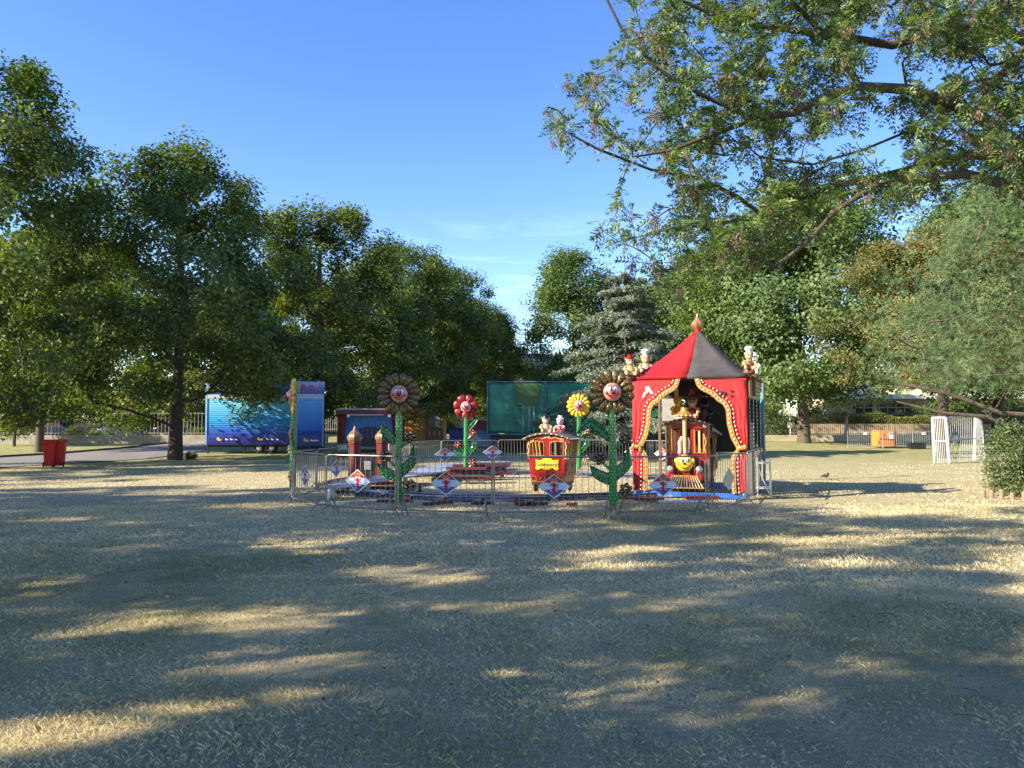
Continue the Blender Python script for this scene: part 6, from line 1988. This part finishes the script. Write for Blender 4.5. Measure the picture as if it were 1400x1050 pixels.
# ------------------------------------------------------------------ right background
yr = 58.0
rw = empty('boundary_wall', (0, yr, H(yr)), 0, 'low cream boundary wall running across the far right of the lawn', 'wall')
M_CREAMW = mat('cream_wall', (.52, .44, .28), .9, 0, .18, 2, bump=.3)
wb2 = MB().box((0, 0, .24), (1, .3, .48)).mesh('stone', M_CREAMW, False)
x = X(1042, yr)
while x < X(1480, yr):
    L = rr.uniform(2.0, 2.8)
    b_ = link('stone', wb2, rw, loc=(x + L / 2, rr.uniform(-.01, .01), 0)); b_.scale = (L - .03, 1, 1); x += L
M_IRON = mat('dark_iron', (.05, .045, .04), .6)
railing('tall dark iron railing on the cream boundary wall, left half', X(1042, yr), X(1222, yr), yr, H(yr) + .47, 1.75, .15, M_IRON, .011, rails=(.06, .90))
railing('tall dark iron railing on the cream boundary wall, right half behind the goal', X(1223, yr), X(1450, yr), yr, H(yr) + .47, 1.75, .15, M_IRON, .011, rails=(.06, .90))
# pavement and street beyond the railing
vs = [(X(1000, 60), 60, H(60) + .06), (60, 60, H(60) + .06), (60, 64, H(64) + .06), (X(1000, 64), 64, H(64) + .06)]
tag(MB().add(vs, [(0, 1, 2, 3)]).build('pavement', mat('pale_pavement', (.42, .36, .30), .9), None, False), kind='structure')
vs = [(X(1000, 64), 64.05, H(64) + .03), (60, 64.05, H(64) + .03), (60, 71, H(71) + .03), (X(1000, 71), 71, H(71) + .03)]
tag(MB().add(vs, [(0, 1, 2, 3)]).build('road', mat('street_asphalt', (.12, .12, .12), .9), None, False), kind='structure')
vs = [(-60, 62, H(62) + .02), (X(300, 62), 62, H(62) + .02), (X(300, 68), 68, H(68) + .02), (-60, 68, H(68) + .02)]
tag(MB().add(vs, [(0, 1, 2, 3)]).build('road', mat('street_asphalt', (1, 1, 1)), None, False), kind='structure')
# retaining wall and clipped hedge beyond the street
rt2 = empty('retaining_wall', (X(1046, 72), 72, H(72)), 0, 'buff wall below the clipped hedge across the street', 'wall')
pw = MB().box((0, 0, .5), (1, .3, 1.0)).mesh('panel', mat('buff_wall', (.50, .38, .25), .9, 0, .15, 2), False)
xe = X(1450, 72) - X(1046, 72); n_ = 12
for i in range(n_):
    b_ = link('panel', pw, rt2, loc=(xe * (i + .5) / n_, 0, 0)); b_.scale = (xe / n_ - .04, 1, 1)
def hedge(label, xa, xb, y, z0, h, d):
    rng = np.random.default_rng(int(abs(xa) * 10))
    L = xb - xa; n = int(L * h * 900)
    c = np.stack([xa + rng.random(n) * L, y + (rng.random(n) ** 2) * d, z0 + rng.random(n) * h], 1)
    top = rng.random(n) < .3
    c[top, 2] = z0 + h + rng.normal(size=top.sum()) * .06; c[top, 1] = y + rng.random(top.sum()) * d
    c[:, 2] += .10 * np.sin(c[:, 0] * 1.3) * ((c[:, 2] - z0) / h); c[:, 1] -= .12 * np.sin(c[:, 0] * 2.1 + c[:, 2] * 3)
    V = leaf_quads(c, rng.normal(size=(n, 3)) + np.array([0, -.8, .5]), .12, .07, rng)
    o = empty('hedge', (0, 0, 0), 0, label, 'hedge')
    link('foliage', quads_mesh('foliage', V, L_HEDGE, np.clip(.55 + rng.normal(size=n) * .22, 0, 1)), o)
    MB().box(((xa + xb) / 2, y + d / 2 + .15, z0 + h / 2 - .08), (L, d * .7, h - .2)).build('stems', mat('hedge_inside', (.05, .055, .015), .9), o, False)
hedge('clipped yellow green hedge before the cream building, left of the gap', X(1050, 73), X(1168, 73), 73, H(73) + .95, .72, 1.2)
hedge('clipped yellow green hedge in the middle, arching over the dark gateway', X(1169, 73), X(1212, 73), 73.2, H(73) + 1.2, .72, 1.2)
hedge('clipped yellow green hedge behind the orange box and the goal', X(1213, 73), X(1450, 73), 73, H(73) + .95, .72, 1.2)
gt = empty('dark_gateway', (X(1168, 73), 73, H(73)), 0, 'dark gateway under the hedge across the street', 'gate')
MB().box((1.5, .5, .65), (3.0, .2, 1.3)).build('gate_leaf', M_BLACK, gt, False)
# cream building
yb = 86.0
ob = empty('cream_office_building', (X(1130, yb), yb, .8), 0, 'long cream building with a flat canopy and white framed windows behind the hedge', 'building')
Wb_ = X(1420, yb) - X(1130, yb)
M_CREAMB = mat('cream_facade', (.72, .62, .42), .8, 0, .06, 1.5)
MB().box((Wb_ / 2, 4.1, 3.2), (Wb_, 8, 6.3)).build('wall', M_CREAMB, ob, False)
MB().box((Wb_ / 2 - .5, -1.2, 3.98), (Wb_ + 3, 2.6, .5)).build('canopy', mat('pale_canopy', (.80, .76, .66), .7, 0, .05, 2), ob, False)
MB().box((Wb_ / 2, 3.9, 6.5), (Wb_ + 1, 9, .35)).build('roof', mat('grey_tiles', (1, 1, 1)), ob, False)
M_WINBLUE = mat('sky_window', (.25, .33, .48), .15, 0, .1, 1)
def window(xc, zc, w, h, cols, rows, gl):
    f = MB()
    f.box((xc, -.02, zc - h / 2), (w, .10, .09)).box((xc, -.02, zc + h / 2), (w, .10, .09))
    for i in range(cols + 1): f.box((xc - w / 2 + w * i / cols, -.025, zc), (.08, .09, h))
    for j in range(1, rows): f.box((xc, -.03, zc - h / 2 + h * j / rows), (w, .07, .07))
    wf = f.build('window', M_WHITE, ob, False)
    pm2 = MB().box((0, 0, 0), (w / cols - .10, .04, h / rows - .09)).mesh('pane', gl, False)
    for i in range(cols):
        for j in range(rows): link('pane', pm2, wf, loc=(xc - w / 2 + w * (i + .5) / cols, .0, zc - h / 2 + h * (j + .5) / rows))
for (pxc, w, c_) in ((1181, 2.0, 2), (1213, 1.9, 2), (1236, 1.8, 2), (1262, 1.8, 2), (1300, 1.8, 2), (1330, 1.8, 2)):
    window(X(pxc, yb) - X(1130, yb), 2.45, w, 2.2, c_, 3, M_GLASS)
for pxc in (1143, 1157, 1171, 1185): window(X(pxc, yb) - X(1130, yb), 5.0, 1.05, 1.1, 1, 1, M_WINBLUE)
lp_ = empty('lamp_post', (X(1080, 63), 63, H(63)), 0, 'thin white lamp post with a small box left of the plane tree trunk', 'lamp post')
MB().tube([(0, 0, 0), (0, 0, 4.4)], .05, 8).build('pole', M_WHITE, lp_); MB().box((0, 0, 1.1), (.35, .25, .45)).build('box', M_WHITE, lp_, bevel=.02)
MB().box((.3, 0, 4.4), (.7, .18, .1)).build('lamp_head', M_WHITE, lp_, bevel=.02)
for i, (px, y_, s_, m_, lab) in enumerate(((1062, 68, 1.3, bC, 'tall green bush behind the iron railing, beside the red tent'), (1150, 79, .9, bC, 'pale green bush before the cream building, left of its windows'), (1258, 78, 1.15, bC, 'round green bush covering the right end of the cream building'),
                                           (1292, 76, 1.5, bC, 'green bush behind the goal'), (1332, 76, 1.6, bC, 'tall green bush behind the right end of the goal'), (1378, 75, 1.6, bC, 'tall green bush behind the holly at the right edge'), (1118, 78, 1.2, bC, 'green bush right of the plane tree trunk'), (1052, 59.5, .8, bB, 'low dark bush at the foot of the iron railing, beside the tent'))):
    bush(m_, X(px, y_), y_, s_, lab)

# orange box, crate, pale barriers, goal
yo = 50.0
oc = empty('orange_container', (X(1201, yo), yo, H(yo)), .05, 'bright orange box with a dark side and a blue and white label, behind pale barriers', 'container')
MB().box((.55, .5, .62), (1.1, 1.0, 1.05)).build('body', M_ORANGE, oc, False, bevel=.015)
MB().box((.55, -.012, .62), (1.06, .02, .04)).build('seam', mat('dark_orange', (.45, .12, .01), .6), oc, False)  # darker orange line across the front
MB().box((1.06, -.02, .62), (.2, .03, 1.05)).build('side_strip', mat('rust_brown', (.22, .07, .03), .6), oc, False)
MB().box((.78, -.03, .80), (.28, .02, .42)).build('label', M_WHITE, oc, False); MB().box((.78, -.045, .93), (.24, .01, .08)).build('label_print', M_BLUE, oc, False)
MB().box((.32, -.03, .85), (.08, .02, .14)).build('sign_print', M_RED, oc, False)
blkc = empty('black_crate', (X(1243, yo - 1), yo - 1, H(yo)), 0, 'low black crate on the grass before the pale barriers', 'crate')
MB().box((.5, .2, .12), (1.02, .4, .26)).build('body', M_BLACK, blkc, False, bevel=.01)
for i in range(6): MB().box((.08 + i * .165, .2, .31), (.07, .36, .11)).build('divider', M_BLACK, blkc, False)
M_GALVP = mat('pale_galvanised', (.45, .45, .43), .45, .4, .1, 8)
gbm = MB().tube([(0, 0, 0), (0, 0, .93)], .009, 5).mesh('bar', M_GALVP)
for i, (pa, pb) in enumerate(((1158, 1206), (1206, 1247), (1247, 1276))):
    xa, xb = X(pa, yo - .4), X(pb, yo - .4)
    L = xb - xa - .04
    o = empty('crowd_barrier', (xa, yo - .4, H(yo)), 0, ('pale barrier left of the orange box at the far right', 'pale barrier in front of the orange box', 'pale barrier between the orange box and the goal')[i], 'barrier', 'pale barriers at the far right')
    MB().tube([(0, 0, 0), (0, 0, 1.1), (L, 0, 1.1), (L, 0, 0)], .022, 6).tube([(0, 0, .16), (L, 0, .16)], .018, 6).build('frame', M_GALVP, o)
    n = int(L / .14)
    for k in range(1, n): link('bar', gbm, o, loc=(L * k / n, 0, .16))
    if i != 1: MB().box((L * .5, -.03, .95), (.26, .01, .15)).build('plate', M_WHITE, o, False)
# goal
yg = 34.5
gl_ = empty('sports_goal', (X(1275, yg), yg, 0), 0, 'white barred metal goal standing on the lawn at the right', 'goal')
gx = lambda px, d=yg: X(px, d) - X(1275, yg)
c0 = (gx(1275), 0, 0); c1 = (gx(1297), .1, 0); t0 = (gx(1282), .5, 2.05); t1_ = (gx(1294), .1, 2.05)
r0 = (gx(1331, 37), 2.6, 0); r1 = (gx(1335, 37), 2.6, 2.15)
MB().tube([c0, t0], .04, 6).build('slanting_post', M_WHITE, gl_); MB().tube([c1, t1_], .055, 6).build('post', M_WHITE, gl_); MB().tube([t0, t1_], .04, 6).build('top_bar', M_WHITE, gl_)
MB().tube([r0, r1], .055, 6).build('post', M_WHITE, gl_); MB().tube([t1_, r1], .03, 6).build('crossbar', M_GALVP, gl_)
mid = lambda a, b, t: tuple(a[i] + (b[i] - a[i]) * t for i in range(3))
MB().tube([mid(c0, t0, .48), mid(c1, t1_, .48)], .035, 6).build('side_rail', M_WHITE, gl_); MB().tube([mid(c1, t1_, .5), mid(r0, r1, .5)], .03, 6).build('middle_rail', M_STEEL, gl_)
for k in range(1, 8): MB().tube([mid(c0, c1, k / 8), mid(t0, t1_, k / 8)], .012, 5).build('bar', M_GALVP, gl_)
for k in range(1, 15): MB().tube([mid(c1, r0, k / 15), mid(t1_, r1, k / 15)], .009, 5).build('bar', M_GALVP, gl_)
r2 = (gx(1352, 39), 5.0, 0); r3 = (gx(1350, 39), 5.0, 1.9)
MB().tube([r2, r3, r1], .03, 6).build('rear_frame', M_GALVP, gl_)
for k in range(1, 8): MB().tube([mid(r0, r2, k / 8), mid(r1, r3, k / 8)], .012, 5).build('bar', M_GALVP, gl_)

# crow on the lawn
cr_ = empty('crow', (X(1127, 24.4), 24.4, 0), .5, 'small black crow standing on the lawn at the right', 'bird')
cm = MB().ball((0, 0, .12), (.055, .10, .055), 10, 7).ball((0, -.09, .19), (.035, .04, .035), 8, 6).tube([(0, -.05, .14), (0, -.09, .18)], [.04, .03], 7).tube([(0, .08, .11), (0, .20, .08)], [.035, .015], 6)
cm.tube([(.02, 0, .08), (.02, -.01, 0)], .005, 4).tube([(-.02, 0, .08), (-.02, -.01, 0)], .005, 4).tube([(0, -.12, .19), (0, -.17, .18)], [.012, .003], 5)
bo = cm.build('body', M_BLACK, cr_, angle=80); rm_ = bo.modifiers.new('remesh', 'REMESH'); rm_.mode = 'VOXEL'; rm_.voxel_size = .008; rm_.use_smooth_shade = True


# a person walking beyond the railing
def walker(label, x, y, z, rz, top, legs):
    o = empty('person', (x, y, z), rz, label, 'person')
    me = bpy.data.meshes.new('body')
    V = [(0, 0, .95), (0, 0, 1.15), (0, 0, 1.38), (0, -.01, 1.52), (0, -.02, 1.66), (.09, 0, .90), (.10, -.10, .50), (.10, .02, .08), (.10, -.12, .04), (-.09, 0, .90), (-.10, .12, .50), (-.10, .22, .10), (-.10, .12, .03),
         (.19, 0, 1.36), (.24, .06, 1.10), (.22, -.06, .88), (-.19, 0, 1.36), (-.24, -.05, 1.10), (-.22, -.18, .92)]
    E = [(0, 1), (1, 2), (2, 3), (3, 4), (0, 5), (5, 6), (6, 7), (7, 8), (0, 9), (9, 10), (10, 11), (11, 12), (2, 13), (13, 14), (14, 15), (2, 16), (16, 17), (17, 18)]
    R = [.14, .13, .14, .055, .105, .095, .065, .045, .04, .095, .065, .045, .04, .06, .042, .035, .06, .042, .035]
    me.from_pydata(V, E, [])
    b = link('body', me, o); me.materials.append(M_SKIN)
    sk = b.modifiers.new('skin', 'SKIN'); ss = b.modifiers.new('sub', 'SUBSURF'); ss.levels = 1; ss.render_levels = 1
    for i, r in enumerate(R): me.skin_vertices[0].data[i].radius = (r, r * .85)
    me.skin_vertices[0].data[0].use_root = True
    MB().lathe([(.17, .92), (.165, 1.1), (.19, 1.3), (.17, 1.42), (.08, 1.48)], 14).build('top', top, o, scale=(1, .78, 1))
    for sx, p in ((1, [(.09, 0, .93), (.10, -.10, .50), (.10, .02, .12)]), (-1, [(-.09, 0, .93), (-.10, .12, .50), (-.10, .22, .14)])): MB().tube(p, [.115, .085, .065], 9).build('trouser_leg', legs, o)
    MB().ball((0, .02, 1.71), (.105, .115, .09), 10, 7).ball((0, .07, 1.62), (.09, .06, .10), 8, 6).build('hair', M_TAN, o)
    return o
if not hasattr(bpy.types.Mesh, 'skin_vertices'): pass
try:
    walker('person in a pink top walking beyond the iron railing', X(1157, 62), 62, H(62) + .06, 1.2, M_PINK, M_LIGHTBLUE)
except Exception as ex:
    print('walker failed', ex)
